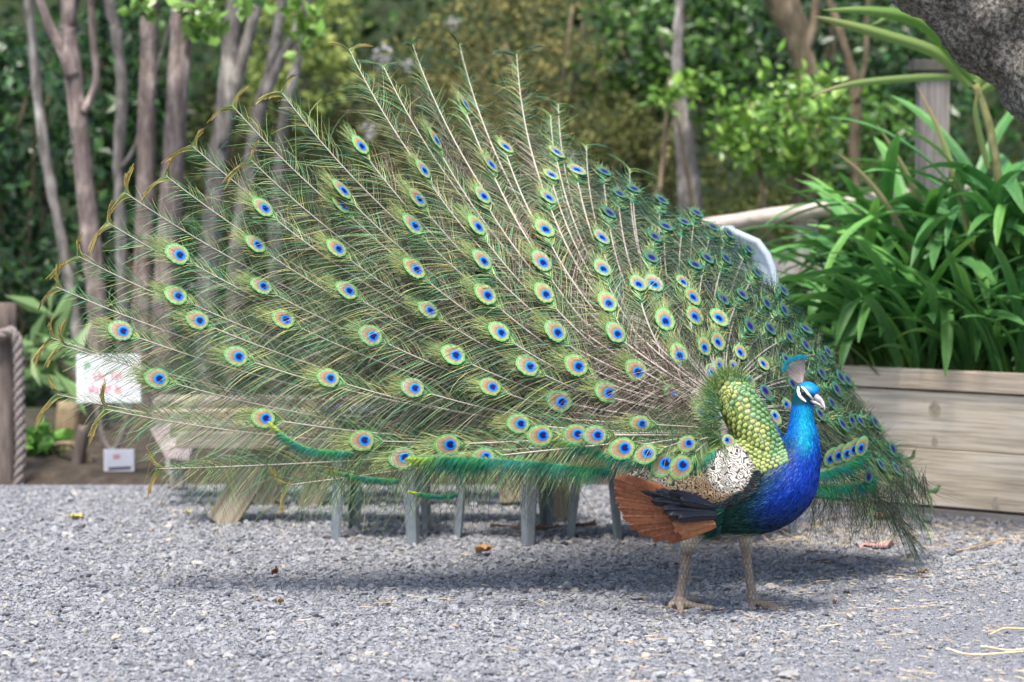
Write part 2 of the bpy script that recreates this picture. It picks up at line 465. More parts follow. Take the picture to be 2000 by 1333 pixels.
def plastic_chair(name, label, feet, seat_z, back_z, back_dir, mat, mat_back, group='grey plastic chairs', hwb=None, shift=(0, 0)):
    feet = [np.array([f[0], f[1], 0.0]) for f in feet]; c_ = sum(feet) / 4
    ch = thing(name, label, 'chair', c_, group)
    tops = [c_ + (f - c_) * .86 + np.array([0, 0, seat_z - .02]) for f in feet]
    for f, tp in zip(feet, tops): chair_leg(ch, f + np.array([0, 0, .002]), tp, (c_ - f)[:2], .062, mat)
    # dished seat with rounded corners
    n = 15; g = np.linspace(-1, 1, n); X, Y = np.meshgrid(g, g)
    rr = np.sqrt(X ** 2 * (1 - .5 * Y ** 2) + 0); sx = X * np.sqrt(1 - .28 * Y ** 2); sy = Y * np.sqrt(1 - .28 * X ** 2)
    bd = unit(np.array([back_dir[0], back_dir[1], 0])); sd2 = np.array([-bd[1], bd[0], 0])
    hw = max(np.linalg.norm(f - c_) for f in feet) * .86 
    top = c_ + sx[..., None] * sd2 * hw + sy[..., None] * bd * hw + np.array([0, 0, 1]) * (seat_z - .025 * (1 - X ** 2) * (1 - Y ** 2))[..., None]
    V = np.concatenate([top.reshape(-1, 3), top.reshape(-1, 3) - np.array([0, 0, .012])])
    i = (np.arange(n - 1) * n)[:, None] + np.arange(n - 1)[None]; Q = np.stack([i, i + 1, i + n + 1, i + n], -1).reshape(-1, 4)
    rim = list(range(n)) + [k * n + n - 1 for k in range(1, n)] + [(n - 1) * n + k for k in range(n - 2, -1, -1)] + [k * n for k in range(n - 2, 0, -1)]
    S = [(rim[k], rim[(k + 1) % len(rim)], rim[(k + 1) % len(rim)] + n * n, rim[k] + n * n) for k in range(len(rim))]
    link('seat', mesh_np('seat', V, np.concatenate([Q, Q[:, ::-1] + n * n, np.array(S)]), smooth=True), mat, ch)
    if back_z:
        c0_ = c_; c_ = c_ + np.array([shift[0], shift[1], 0]); hw = hwb or hw
        nu, nv_ = 25, 15; th = np.linspace(-1, 1, nu); vv = np.linspace(0, 1, nv_)
        H = back_z - seat_z
        P = np.zeros((nv_, nu, 3))
        for a, v in enumerate(vv):
            wv_ = hw * (.98 * (1 - max(0, (v - .55) / .45) ** 2.6 * .999) ** .5 * (.9 + .1 * v))
            for b2, x in enumerate(th):
                p = c_ + sd2 * x * wv_ + bd * (hw * (.98 + .22 * v) + .06 * (1 - x * x)) ; p = p + np.array([0, 0, seat_z + H * v])
                P[a, b2] = p
        V = np.concatenate([P.reshape(-1, 3), P.reshape(-1, 3) + bd * .014])
        i = (np.arange(nv_ - 1) * nu)[:, None] + np.arange(nu - 1)[None]; Q = np.stack([i, i + 1, i + nu + 1, i + nu], -1).reshape(-1, 4)
        m = nv_ * nu
        rim = list(range(nu)) + [k * nu + nu - 1 for k in range(1, nv_)] + [(nv_ - 1) * nu + k for k in range(nu - 2, -1, -1)] + [k * nu for k in range(nv_ - 2, 0, -1)]
        S = [(rim[k], rim[(k + 1) % len(rim)], rim[(k + 1) % len(rim)] + m, rim[k] + m) for k in range(len(rim))]
        link('backrest', mesh_np('backrest', V, np.concatenate([Q, Q[:, ::-1] + m, np.array(S)]), smooth=True), mat_back, ch)
        out = np.concatenate([P[:, 0], P[-1, 1:-1], P[::-1, -1]]) + bd * .004
        V, Q, T_ = tube(out, .013, 8); link('back_rim', mesh_np('back_rim', V, Q, T_, smooth=True), mat_back, ch)
    return ch
plastic_chair('plastic_chair', 'grey plastic chair whose rounded back shows past the edge of the fan', [(.55, 9.20), (.95, 9.58), (.20, 9.55), (.60, 9.93)], .44, 1.04, (.35, .94), m_chair, m_chair_lit, hwb=.19, shift=(.078, -.05))
plastic_chair('plastic_stool', 'grey plastic stool with angle legs just left of the rust wing', [(.052, 9.35), (.352, 9.51), (-.18, 9.57), (.12, 9.74)], .44, 0, (.4, .9), m_chair, m_chair, group='grey plastic stools behind the bird')
plastic_chair('plastic_stool', 'grey plastic stool with angle legs, the left one beside the slanted plank legs', [(-.325, 9.37), (-.592, 9.52), (-.29, 9.66), (-.55, 9.80)], .44, 0, (-.2, .98), m_chair, m_chair, group='grey plastic stools behind the bird')

# ================================================================== LOW TIMBER BENCH
m_bench = wood_mat('old bench timber', (.36, .31, .235), (.25, .215, .165), (.45, .40, .32), grain=(1.6, 16, 16))
m_benchtop = wood_mat('bleached bench seat', (.30, .265, .215), (.20, .18, .145), (.37, .335, .28), grain=(1.6, 16, 16))
bench = thing('picnic_bench', 'low weathered timber bench on slanted plank legs behind the fan', 'bench', (-.5, 10.2, 0))
zf = lambda py, Y: float(W(1000, py, Y)[2])
za = zf(858, 9.95)
beam('seat_plank', W(338, 838, 10.0) , W(1120, 838, 10.0), .20, .045, m_benchtop, bench)
beam('seat_apron', W(344, 860, 9.88), W(1120, 862, 9.88), .028, .055, m_benchtop, bench)
beam('seat_plank', W(306, 786, 10.7), W(1060, 786, 10.7), .24, .04, m_benchtop, bench)
beam('seat_plank', W(300, 812, 10.45), W(1060, 812, 10.45), .16, .04, m_bench, bench)
def pleg(a, b_, Y0, Y1, wd):
    pa, pb = W(*a, Y0), W(*b_, Y1); beam('leg', pa, pb, .045, wd, m_bench, bench, up=(1, 0, .5))
pleg((430, 1024), (528, 868), 9.97, 9.99, .105)
pleg((505, 986), (585, 850), 10.55, 10.53, .095)
pleg((604, 992), (645, 850), 10.5, 10.48, .085)
pleg((1085, 1012), (1093, 850), 10.05, 10.02, .09)
pleg((1000, 980), (990, 850), 10.5, 10.5, .09)
beam('cross_brace', W(470, 905, 10.1), W(560, 905, 10.5), .03, .07, m_bench, bench)

# ================================================================== POSTS, ROPE AND SIGNS AT THE LEFT
m_oldpost = wood_mat('grey brown old post', (.135, .108, .095), (.06, .05, .043), (.22, .185, .17), grain=(16, 16, 1.2))
m_pole = wood_mat('honey stained pole', (.30, .22, .13), (.17, .125, .08), (.38, .31, .21), grain=(14, 14, 1.2))
m_rope, t, b = new_mat('twisted rope'); wv = t.nodes.new('ShaderNodeTexWave'); wv.inputs['Scale'].default_value = 30; wv.inputs['Distortion'].default_value = 1
t.links.new(coords(t, 'Object'), wv.inputs[0]); t.links.new(ramp(t, wv.outputs[0], [(.2, (.17, .14, .125)), (.7, (.34, .29, .265))]), b.inputs['Base Color']); b.inputs['Roughness'].default_value = .9
bump(t, b, wv.outputs[0], .6, .01)
def round_post(name, label, x, ytop, ybot, Y, r, mat, lean=0.0):
    a = W(x, ybot, Y); b_ = W(x + lean, ytop, Y); a[2] = min(a[2], 0.03) - .05
    P = a + (b_ - a) * np.linspace(0, 1, 12)[:, None]
    rr = r * (1 + .04 * np.sin(np.arange(12) * 1.7)); rr[-1] *= .9
    V, Q, T_ = tube(P, rr, 16)
    V = V + rn.normal(0, r * .02, V.shape)
    o = link(name, mesh_np(name, V, Q, T_, smooth=True), mat); props(o, label, 'post'); return centre_mesh(o)
round_post('rope_post', 'thick grey-brown post at the left edge with rope looped round its top', 10, 592, 948, 11.4, .050, m_oldpost)
round_post('fence_pole', 'honey coloured round pole standing under the white sign', 130, 785, 948, 11.9, .05, m_pole, lean=2)
round_post('fence_pole', 'thin weathered pole leaning right beside the honey coloured pole', 140, 832, 948, 11.6, .026, m_oldpost, lean=24)
round_post('fence_pole', 'dark stub post behind the small white notice', 188, 760, 948, 12.3, .055, m_oldpost)
round_post('fence_pole', 'pale post stub to the right of the small white notice', 338, 850, 948, 11.45, .032, m_lilac)
def rope(label, pts, Y, r=.019):
    S = spline(np.array(pts, float), len(pts) * 26); P = W(S[:, 0], S[:, 1], Y); T, N, B = frames(P)
    ds = np.concatenate([[0], np.cumsum(np.linalg.norm(np.diff(P, axis=0), axis=1))]); mb = MB()
    for k in range(3):
        a = ds / (r * 5.5) * 2 * np.pi + k * 2.094
        mb.add(*tube(P + r * .5 * (np.cos(a)[:, None] * N + np.sin(a)[:, None] * B), r * .56, 8))
    o = link('rope', mb.mesh('rope', True), m_rope); props(o, label, 'rope'); return centre_mesh(o)
rope('thick grey rope looped over the left edge post and hanging down its side', [(-30, 668), (0, 655), (22, 648), (34, 668), (37, 720), (38, 800), (40, 880), (36, 950)], 11.32, .021)
rope('grey rope sagging below the white sign', [(185, 760), (192, 820), (205, 868), (222, 878), (238, 850), (250, 810), (262, 770)], 11.5, .012)
m_white, t, b = new_mat('white painted board'); n1 = noise(t, coords(t, 'Object'), 8, 4); t.links.new(ramp(t, n1.outputs[0], [(.3, (.70, .70, .74)), (.7, (.80, .80, .82))]), b.inputs['Base Color']); b.inputs['Roughness'].default_value = .5
def flat_mat(nm, c_):
    m, t, b = new_mat(nm); b.inputs['Base Color'].default_value = (*c_, 1); b.inputs['Roughness'].default_value = .6; return m
m_red = flat_mat('red sign paint', (.72, .30, .33)); m_sgreen = flat_mat('green sign paint', (.22, .42, .30)); m_ink = flat_mat('dark sign ink', (.10, .10, .13))
def sign(name, label, x0, y0, x1, y1, Y):
    a, b_ = W(x0, y1, Y), W(x1, y0, Y); c_ = (a + b_) / 2
    s_ = thing(name, label, 'sign', (c_[0], Y, a[2]))
    me = box_np((b_[0] - a[0], .012, b_[2] - a[2]), .003); me.transform(Matrix.Translation(Vector(c_))); link('board', me, m_white, s_)
    return s_
def stroke(par, nm, pts, Y, wd, mat):
    S = spline(np.array(pts, float), len(pts) * 4); d = np.gradient(S, axis=0); d /= np.linalg.norm(d, axis=1)[:, None]; pn = np.column_stack([-d[:, 1], d[:, 0]]) * wd / 2
    a = W(*(S + pn).T, Y); b_ = W(*(S - pn).T, Y); n = len(S)
    V = np.concatenate([a, b_]); i = np.arange(n - 1); Q = np.stack([i, i + 1, i + 1 + n, i + n], -1)
    return MBadd(par, nm, V, Q, mat)
def MBadd(par, nm, V, Q, mat):
    return link(nm, mesh_np(nm, V, Q), mat, par)
s1 = sign('notice_board', 'white sign board with two lines of blurred red lettering at the left', 150, 692, 275, 787, 11.3)
# two lines of hand-painted red capitals, too far out of focus to read: only the strokes' places and weights are known
ys = 11.3 - .0075
for i_, (x_, y_, h_) in enumerate([(186, 737, 9), (193, 734, 12), (203, 738, 8), (219, 733, 9), (228, 736, 11), (236, 733, 7), (175, 762, 8), (183, 758, 10), (191, 763, 9), (200, 759, 12), (209, 763, 9), (214, 758, 7), (227, 760, 11), (236, 762, 8)]):
    stroke(s1, 'red_stroke', [(x_ - 2, y_ - h_ * .7), (x_ + 2.5 * math.sin(i_ * 2.3), y_), (x_ - 1, y_ + h_ * .7)], ys, 4.6, m_red)
stroke(s1, 'green_leaf', [(165, 722), (170, 712), (177, 716)], ys, 7, m_sgreen)
s2 = sign('small_notice', 'small white notice with a dark line of print low at the left', 203, 878, 262, 937, 11.45)
stroke(s2, 'print_line', [(212, 916), (256, 914)], 11.45 - .0075, 6, m_ink)
stroke(s2, 'red_mark', [(221, 893), (234, 891)], 11.45 - .0075, 8, m_red)
m_pink = wood_mat('faded pink board', (.55, .45, .47), (.44, .36, .37), (.64, .56, .58))
pb = thing('painted_board', 'faded pink painted boards propped beside the bench', 'board', (W(340, 895, 11.0)[0], 11.0, 0))
beam('slanted_board', W(312, 828, 11.0), W(345, 888, 11.0), .03, .085, m_pink, pb, up=(1, 0, .6))
beam('flat_board', W(330, 880, 10.98), W(374, 888, 10.98), .05, .055, m_pink, pb)
beam('support_leg', W(346, 952, 11.03), W(346, 893, 11.03), .05, .06, m_lilac, pb, up=(0, 1, 0))
# ================================================================== TREES
def bark(name, c0, c1, c2, sc_=(9, 9, 2.2), bs=.7):
    m, t, b = new_mat(name); c = coords(t, 'Object', sc_)
    n1 = noise(t, c, 3.0, 6, .65, .4); n2 = noise(t, coords(t, 'Object'), 5.5, 4)
    cc = ramp(t, n1.outputs[0], [(.3, c0), (.5, c1), (.68, c2)])
    cc = mixc(t, cc, ramp(t, n2.outputs[0], [(.46, (.8, .8, .8)), (.54, (1, 1, 1)), (.62, (1.7, 1.72, 1.65))]), .8, 'MULTIPLY')
    t.links.new(cc, b.inputs['Base Color']); b.inputs['Roughness'].default_value = .9
    bump(t, b, n1.outputs[0], bs, .02); return m
m_bark = bark('pinkish grey bark', (.075, .055, .05), (.18, .138, .126), (.33, .28, .26))
m_bark2 = bark('lichen grey bark', (.075, .066, .06), (.20, .18, .165), (.37, .35, .325))
m_barkm = bark('mossy brown bark', (.06, .05, .028), (.15, .115, .07), (.24, .19, .13))
m_leaf = col_mat('leaves', rough=.35, spec=.5, transl=.22)
m_leafm = col_mat('soft leaves', rough=.6, spec=.2, transl=.35)
def leaf_cloud(P, size, pal, asp=.45, up=.5, seed=0, fold=True):
    """leaf-shaped blades, 4 triangles each, scattered at the points P"""
    r_ = np.random.default_rng(seed); n = len(P)
    nr = unit(r_.normal(size=(n, 3)) + np.array([0, -.35, up])); d = unit(np.cross(nr, r_.normal(size=(n, 3)))); s_ = np.cross(nr, d)
    L = size * r_.uniform(.6, 1.3, (n, 1)); 
    a = P; tip = P + d * L; m = P + d * L * .5
    l = m + s_ * L * asp * .5 - nr * L * .06; r2 = m - s_ * L * asp * .5 - nr * L * .06
    V = np.stack([a, l, tip, r2], 1).reshape(-1, 3)
    i = np.arange(n) * 4
    T_ = np.concatenate([np.stack([i, i + 1, i + 2], -1), np.stack([i, i + 2, i + 3], -1)])
    c = np.array(pal)[r_.integers(0, len(pal), n)] * r_.uniform(.65, 1.35, (n, 1))
    return V, T_, np.repeat(c, 4, 0)
def clump_points(c, rad, n, seed, ncl=40, k=.22):
    """points gathered in clumps near the surface of an uneven ellipsoid"""
    r_ = np.random.default_rng(seed); c = np.array(c, float); rad = np.array(rad, float)
    cc = unit(r_.normal(size=(ncl, 3))) * (r_.uniform(.25, 1, (ncl, 1)) ** .5) * rad * r_.uniform(.8, 1.15, (ncl, 1))
    w_ = r_.random(ncl) + .3; idx = r_.choice(ncl, n, p=w_ / w_.sum())
    return c + cc[idx] + r_.normal(size=(n, 3)) * rad.mean() * k * np.array([1, 1, .7])
def tree(name, label, trunk, Y, mat, group, branches=(), crown=None, cat='tree', pal=None):
    """trunk: (px, py, width px) measured down the photograph; continued to the ground and above the frame"""
    tr = np.array(trunk, float); tr = tr[np.argsort(-tr[:, 1])]
    gz = float(hill(np.array(tr[0, 0] * 0.0), np.array(Y)))
    P = W(tr[:, 0], tr[:, 1], Y); r = tr[:, 2] / 2 * Y / FPX
    d0 = P[0] - P[1]; b0 = P[0] + d0 / abs(d0[2]) * (P[0][2] - gz + .1) * np.array([.35, .35, 1]); b0[2] = gz - .1
    d1 = P[-1] - P[-2]; t1 = P[-1] + d1 / np.linalg.norm(d1) * .9
    P = np.concatenate([[b0], P, [t1], [t1 + np.array([.1, .1, .8])]]); r = np.concatenate([[r[0] * 1.25], r, [r[-1] * .7], [r[-1] * .25]])
    S = spline(np.column_stack([P, r]), len(P) * 5)
    root = thing(name, label, cat, (b0[0], b0[1], gz), group)
    V, Q, T_ = tube(S[:, :3], S[:, 3] * (1 + .02 * rn.normal(size=len(S))), 12)
    V = V + rn.normal(0, .003, V.shape); link('trunk', mesh_np('trunk', V, Q, T_, smooth=True), mat, root)
    for br in branches:
        b = np.array(br, float); Pb = W(b[:, 0], b[:, 1], Y - .02); rb = b[:, 2] / 2 * Y / FPX
        e = Pb[-1] + unit(Pb[-1] - Pb[-2]) * .8; Pb = np.concatenate([Pb, [e]]); rb = np.concatenate([rb, [rb[-1] * .3]])
        S = spline(np.column_stack([Pb, rb]), len(Pb) * 5); V, Q, T_ = tube(S[:, :3], S[:, 3], 10)
        link('branch', mesh_np('branch', V, Q, T_, smooth=True), mat, root)
    if crown:
        zc, n = crown; c = t1 + np.array([0, .1, .35 + zc])
        pts = clump_points(c, (.55, .5, .45), n, int(abs(tr[0, 0])) + 5, 18, .28)
        V, T_, C = leaf_cloud(pts, .075, pal or [C_(.05, .12, .02), C_(.08, .17, .03), C_(.12, .22, .04)], .42, .5, int(tr[0, 0]))
        link('crown', mesh_np('crown', V, tris=T_, colr=C), m_leaf, root)
    return root
C_ = lambda *c: np.array(c, float)
GT = 'slender trees at the left behind the fan'
tree('slender_tree', 'thin grey trunk leaning, the leftmost of the slender trees', [(54, 0, 19), (73, 180, 20), (93, 330, 21), (122, 480, 22), (146, 620, 24), (156, 690, 25)], 13.0, m_bark2, GT, crown=(.1, 160))
tree('slender_tree', 'pinkish trunk that forks into three just below the top edge', [(135, 0, 30), (134, 60, 31), (140, 120, 36), (156, 260, 36), (172, 420, 38), (187, 560, 40), (192, 640, 42)], 12.7, m_bark, GT,
     branches=[[(142, 150, 30), (124, 105, 24), (96, 50, 20), (76, 0, 19)], [(162, 220, 17), (180, 185, 15), (188, 150, 15), (182, 80, 15), (177, 0, 14)]], crown=(.1, 200))
tree('slender_tree', 'slim pale trunk right of the forked pinkish tree', [(212, 0, 20), (228, 68, 21), (238, 180, 22), (232, 315, 22), (236, 450, 23), (239, 600, 25)], 13.3, m_bark2, GT, branches=[[(236, 330, 9), (262, 290, 8), (282, 220, 7)]], crown=(.1, 140))
tree('slender_tree', 'straight pinkish-brown trunk in the middle of the slender trees', [(291, 0, 34), (290, 100, 35), (287, 225, 36), (284, 405, 38), (279, 590, 42)], 12.9, m_bark, GT, crown=(.2, 160))
tree('slender_tree', 'thickest pale pink trunk with flaking grey patches', [(358, -10, 40), (349, 120, 42), (341, 270, 43), (331, 430, 45), (322, 600, 48)], 12.6, m_bark, GT, crown=(.2, 180))
tree('slender_tree', 'broad grey trunk forked low with a second limb to its right', [(458, 0, 34), (449, 112, 35), (438, 225, 38), (422, 330, 38), (412, 460, 40), (402, 600, 44)], 12.8, m_bark2, GT, branches=[[(432, 290, 24), (464, 150, 24), (487, 65, 22), (505, 0, 21)]], crown=(.1, 160))
tree('slender_tree', 'leaning grey trunk with a limb crossing it behind the upper left feathers', [(553, 0, 22), (538, 90, 23), (522, 158, 23), (503, 235, 25), (485, 340, 26), (462, 500, 30)], 13.4, m_bark2, GT, branches=[[(515, 195, 20), (549, 117, 18), (581, 55, 18), (592, 0, 17)]], crown=(.1, 150))
tree('slender_tree', 'rightmost of the slender trees, thin and pale, curving down to the feathers', [(600, 0, 18), (582, 110, 19), (560, 203, 20), (546, 315, 22), (538, 460, 25)], 13.7, m_bark2, GT, crown=(.1, 140))
tree('grey_tree', 'lichen grey trunk standing alone behind the right shoulder of the fan', [(1329, -5, 20), (1323, 110, 22), (1328, 200, 28), (1340, 300, 42), (1350, 420, 50)], 14.0, m_bark2, None, crown=(.1, 140))
tree('mossy_tree', 'brown mossy trunk bending above the bright green shrub', [(1521, -10, 62), (1556, 70, 54), (1577, 160, 44), (1576, 260, 42), (1570, 420, 46)], 13.6, m_barkm, None, branches=[[(1566, 110, 26), (1588, 60, 20), (1596, 0, 18)]], crown=(.1, 160))
tree('thin_brown_tree', 'thin crooked brown stem between the mossy trunk and the tall post', [(1632, 40, 16), (1660, 130, 20), (1672, 210, 22), (1668, 300, 22), (1672, 420, 24)], 13.9, m_barkm, None, branches=[[(1672, 200, 12), (1690, 120, 11), (1694, 20, 10)]])
# big leaning tree at the top right
m_bigbark, t, b = new_mat('rough grey mottled bark')
c = coords(t, 'Object'); n1 = noise(t, c, 62, 7, .75); n2 = noise(t, c, 9, 5, .6); n3 = noise(t, coords(t, 'Object', (1, 1, .5)), 90, 4, .7)
cc = ramp(t, n1.outputs[0], [(.38, (.035, .03, .024)), (.49, (.16, .14, .115)), (.60, (.42, .39, .35))])
cc = mixc(t, cc, ramp(t, n2.outputs[0], [(.36, (.42, .40, .30)), (.52, (1, 1, 1)), (.70, (1.3, 1.3, 1.28))]), .85, 'MULTIPLY')
t.links.new(cc, b.inputs['Base Color']); b.inputs['Roughness'].default_value = .92
ad = t.nodes.new('ShaderNodeMath'); ad.operation = 'ADD'; t.links.new(n1.outputs[0], ad.inputs[0]); t.links.new(n3.outputs[0], ad.inputs[1])
bump(t, b, ad.outputs[0], 1.0, .012)
bt = thing('leaning_tree', 'thick rough grey trunk leaning in from the top right corner', 'tree', (2.45, 9.4, 0))
pts = np.array([W(2500, 1120, 9.2), W(2430, 800, 9.2), W(2290, 465, 9.2), W(2120, 172, 9.2), W(1952, 5, 9.2), W(1790, -150, 9.2), W(1670, -340, 9.15), W(1620, -520, 9.1)])
S = spline(np.column_stack([pts, [.29, .25, .235, .225, .215, .20, .17, .12]]), 90)
V, Q, T_ = tube(S[:, :3], S[:, 3], 48)
T0, N0, B0 = frames(S[:, :3]); ctr = np.repeat(S[:, :3], 48, 0); dv = V[:len(ctr)] - ctr
from mathutils import noise as mno
dsp = np.array([mno.noise(Vector(p * 7)) * .05 + mno.noise(Vector(p * 22)) * .02 + mno.noise(Vector(p * 55)) * .009 for p in V[:len(ctr)]])
V[:len(ctr)] += unit(dv) * dsp[:, None]
link('trunk', mesh_np('trunk', V, Q, T_, smooth=True), m_bigbark, bt)
pts = clump_points(W(1640, -640, 9.1), (.9, .8, .5), 900, 77, 24, .3)
V, T_, C = leaf_cloud(pts, .09, [C_(.05, .12, .02), C_(.08, .17, .03)], .45, .5, 77); link('crown', mesh_np('crown', V, tris=T_, colr=C), m_leaf, bt)

# ================================================================== SHRUBS
def shrub(name, label, box, Y, depth, n, size, pal, seed, mat=None, asp=.5, ncl=46, k=.2, group=None, stems=4, cat='shrub'):
    x0, y0, x1, y1 = box
    c = W((x0 + x1) / 2, (y0 + y1) / 2, Y); rx = (x1 - x0) / 2 * Y / FPX; rz = (y1 - y0) / 2 * Y / FPX
    gz = float(hill(np.array(c[0]), np.array(Y)))
    root = thing(name, label, cat, (c[0], Y, gz), group)
    pts = clump_points(c, (rx, depth, rz), n, seed, ncl, k)
    pts = pts[pts[:, 2] > gz + .02]
    V, T_, C = leaf_cloud(pts, size, pal, asp, .5, seed)
    link('foliage', mesh_np('foliage', V, tris=T_, colr=C), mat or m_leaf, root)
    r_ = np.random.default_rng(seed + 500)
    mb = MB()
    for s in range(stems):
        e = c + np.array([r_.uniform(-.7, .7) * rx, r_.uniform(-.5, .5) * depth, rz * r_.uniform(.2, .7)]); b0 = np.array([c[0] + r_.normal(0, .12), Y + r_.normal(0, .1), gz - .05])
        m_ = (e + b0) / 2 + r_.normal(0, .08, 3); S = spline(np.array([b0, m_, e]), 10); V, Q, T2 = tube(S, np.linspace(.022, .007, 10), 6); mb.add(V, Q, T2)
    link('stems', mb.mesh('stems', True), m_barkm, root)
    return root
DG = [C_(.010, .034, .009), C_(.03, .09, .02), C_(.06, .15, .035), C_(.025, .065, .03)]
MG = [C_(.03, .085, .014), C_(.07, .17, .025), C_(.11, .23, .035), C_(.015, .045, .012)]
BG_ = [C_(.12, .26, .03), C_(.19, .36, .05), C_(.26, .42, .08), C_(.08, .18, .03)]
OL = [C_(.12, .13, .045), C_(.18, .18, .065), C_(.26, .24, .09), C_(.07, .075, .03), C_(.34, .29, .10)]
LM = [C_(.22, .29, .07), C_(.33, .39, .11), C_(.14, .19, .045)]
GS = 'shrubs along the back of the yard'
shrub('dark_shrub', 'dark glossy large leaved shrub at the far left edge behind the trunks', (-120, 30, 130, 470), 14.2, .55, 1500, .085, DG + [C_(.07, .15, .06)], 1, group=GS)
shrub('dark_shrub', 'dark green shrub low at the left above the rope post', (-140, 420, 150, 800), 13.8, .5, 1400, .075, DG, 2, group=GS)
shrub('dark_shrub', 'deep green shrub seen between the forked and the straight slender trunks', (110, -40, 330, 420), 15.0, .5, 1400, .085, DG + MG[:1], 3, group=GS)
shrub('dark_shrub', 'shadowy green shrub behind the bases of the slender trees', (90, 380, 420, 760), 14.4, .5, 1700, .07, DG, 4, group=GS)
shrub('olive_shrub', 'dull olive shrub between the thick pink trunk and the leaning grey trunk', (330, 90, 560, 640), 15.4, .5, 2600, .05, [C_(.06, .075, .025), C_(.09, .10, .03), C_(.045, .05, .02)], 5, m_leafm, group=GS)
shrub('lime_shrub', 'pale lime shrub at the top behind the leaning grey trunks', (470, -30, 690, 330), 15.8, .45, 1700, .06, LM, 6, m_leafm, k=.14, ncl=26, group=GS)
shrub('olive_shrub', 'brown-olive shrub just behind the tallest forked feathers', (600, 60, 900, 560), 16.0, .5, 2600, .05, [C_(.095, .095, .04), C_(.14, .145, .05), C_(.06, .06, .025), C_(.19, .19, .06)], 7, m_leafm, group=GS)
shrub('olive_shrub', 'fine leaved yellowish-brown shrub at top centre above the fan', (790, -60, 1230, 400), 15.2, .6, 6500, .038, OL, 8, m_leafm, k=.13, ncl=90, group=GS)
shrub('olive_shrub', 'mid olive shrub below the grey trunk behind the shoulder of the fan', (1080, 180, 1390, 520), 14.8, .5, 3600, .042, [C_(.085, .10, .03), C_(.13, .15, .045), C_(.19, .19, .06), C_(.06, .07, .025)], 9, m_leafm, k=.15, ncl=60, group=GS)
shrub('green_shrub', 'mid green leafy shrub at the top right of centre behind the lone grey trunk', (1150, -80, 1500, 240), 15.4, .55, 2600, .07, MG, 10, group=GS)
shrub('bright_shrub', 'bright green broad leaved shrub in front of the mossy trunk', (1420, 130, 1640, 380), 13.2, .38, 950, .072, BG_ + MG[2:3], 11, k=.2, ncl=26, group=GS)
shrub('bright_shrub', 'small bright tuft of leaves growing across the lone grey trunk', (1280, 135, 1400, 215), 13.7, .16, 120, .065, BG_, 12, ncl=9, k=.25, stems=2, group=GS)
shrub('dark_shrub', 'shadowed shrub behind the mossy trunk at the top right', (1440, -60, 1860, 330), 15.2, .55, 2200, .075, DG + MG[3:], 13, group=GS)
shrub('green_shrub', 'leafy green shrub between the mossy trunk and the tall post', (1590, 180, 1800, 440), 14.4, .4, 900, .07, MG + BG_[:1], 14, group=GS)
shrub('low_shrub', 'soft olive ground shrub above the pale top rail', (1290, 320, 1620, 640), 14.3, .45, 4200, .034, [C_(.075, .10, .025), C_(.10, .13, .03), C_(.14, .17, .045), C_(.05, .06, .02)], 15, m_leafm, k=.14, ncl=70, group=GS)
shrub('leafy_plant', 'bright green low plant beside the rope post on the ground', (40, 835, 108, 948), 11.75, .12, 240, .085, [C_(.10, .26, .04), C_(.15, .33, .06), C_(.07, .18, .03)], 16, ncl=14, k=.3, stems=3, cat='plant')
shrub('leafy_plant', 'tall plant with long pale green leaves right of the rope post', (38, 620, 120, 770), 12.0, .14, 30, .22, [C_(.20, .32, .12), C_(.14, .25, .08)], 17, asp=.28, ncl=8, k=.3, stems=3, cat='plant')
# leaves hanging into the top of the frame
def spray(label, x, y, Y, n, seed, rx=40, ry=40):
    c = W(x, y, Y); root = thing('hanging_branch', label, 'branch', (c[0], Y, c[2] + .25), 'leafy twigs hanging in at the top edge')
    pts = clump_points(c, (rx * Y / FPX, .1, ry * Y / FPX), n, seed, 9, .35)
    V, T_, C = leaf_cloud(pts, .085, [C_(.16, .32, .05), C_(.22, .38, .08), C_(.12, .24, .04)], .55, .3, seed); link('leaves', mesh_np('leaves', V, tris=T_, colr=C), m_leaf, root)
    S = spline(np.array([c + [0, .02, .5], c + [.03, 0, .2], c]), 10); V, Q, T2 = tube(S, np.linspace(.012, .003, 10), 6); link('twig', mesh_np('twig', V, Q, T2), m_barkm, root)
spray('bright leaves hanging over the straight pinkish trunk', 290, 0, 12.3, 45, 31, 45, 22)
spray('bright leaves hanging beside the thickest pale pink trunk', 395, 40, 12.2, 50, 32, 30, 38)
spray('bright leaves hanging between the grey leaning trunks', 585, 60, 12.6, 55, 33, 36, 55)
spray('bright leaves hanging over the broad forked trunk', 480, -5, 12.2, 40, 34, 30, 25)
# pale blossoms in the olive shrubs
m_blos = flat_mat('pale blossom', (.40, .38, .35))
for i, (x, y, r_) in enumerate([(745, 115, 19), (792, 128, 13), (722, 258, 15), (885, 45, 10), (1487, 258, 12), (1110, 470, 10)]):
    Y_ = 14.2
    pts = np.random.default_rng(i).normal(size=(34, 3)) * r_ * .55 * Y_ / FPX + W(x, y, Y_)
    V, T_, C = leaf_cloud(pts, r_ * .9 * Y_ / FPX, [C_(.55, .53, .50), C_(.45, .42, .40)], .7, .3, i); me = mesh_np('blossom', V, tris=T_, colr=C)
    o = link('blossom', me, m_leafm)
    props(o, ['large whitish blossom behind the tallest forked feathers', 'smaller whitish blossom just right of the large one', 'whitish oval blossom lower down, left of the topmost eyespots', 'faint pale blossom high above the middle of the fan', 'pinkish white blossom in the bright green shrub', 'pale blossom low behind the feathers at the centre'][i], 'blossom', 'pale blossoms among the shrubs'); centre_mesh(o)
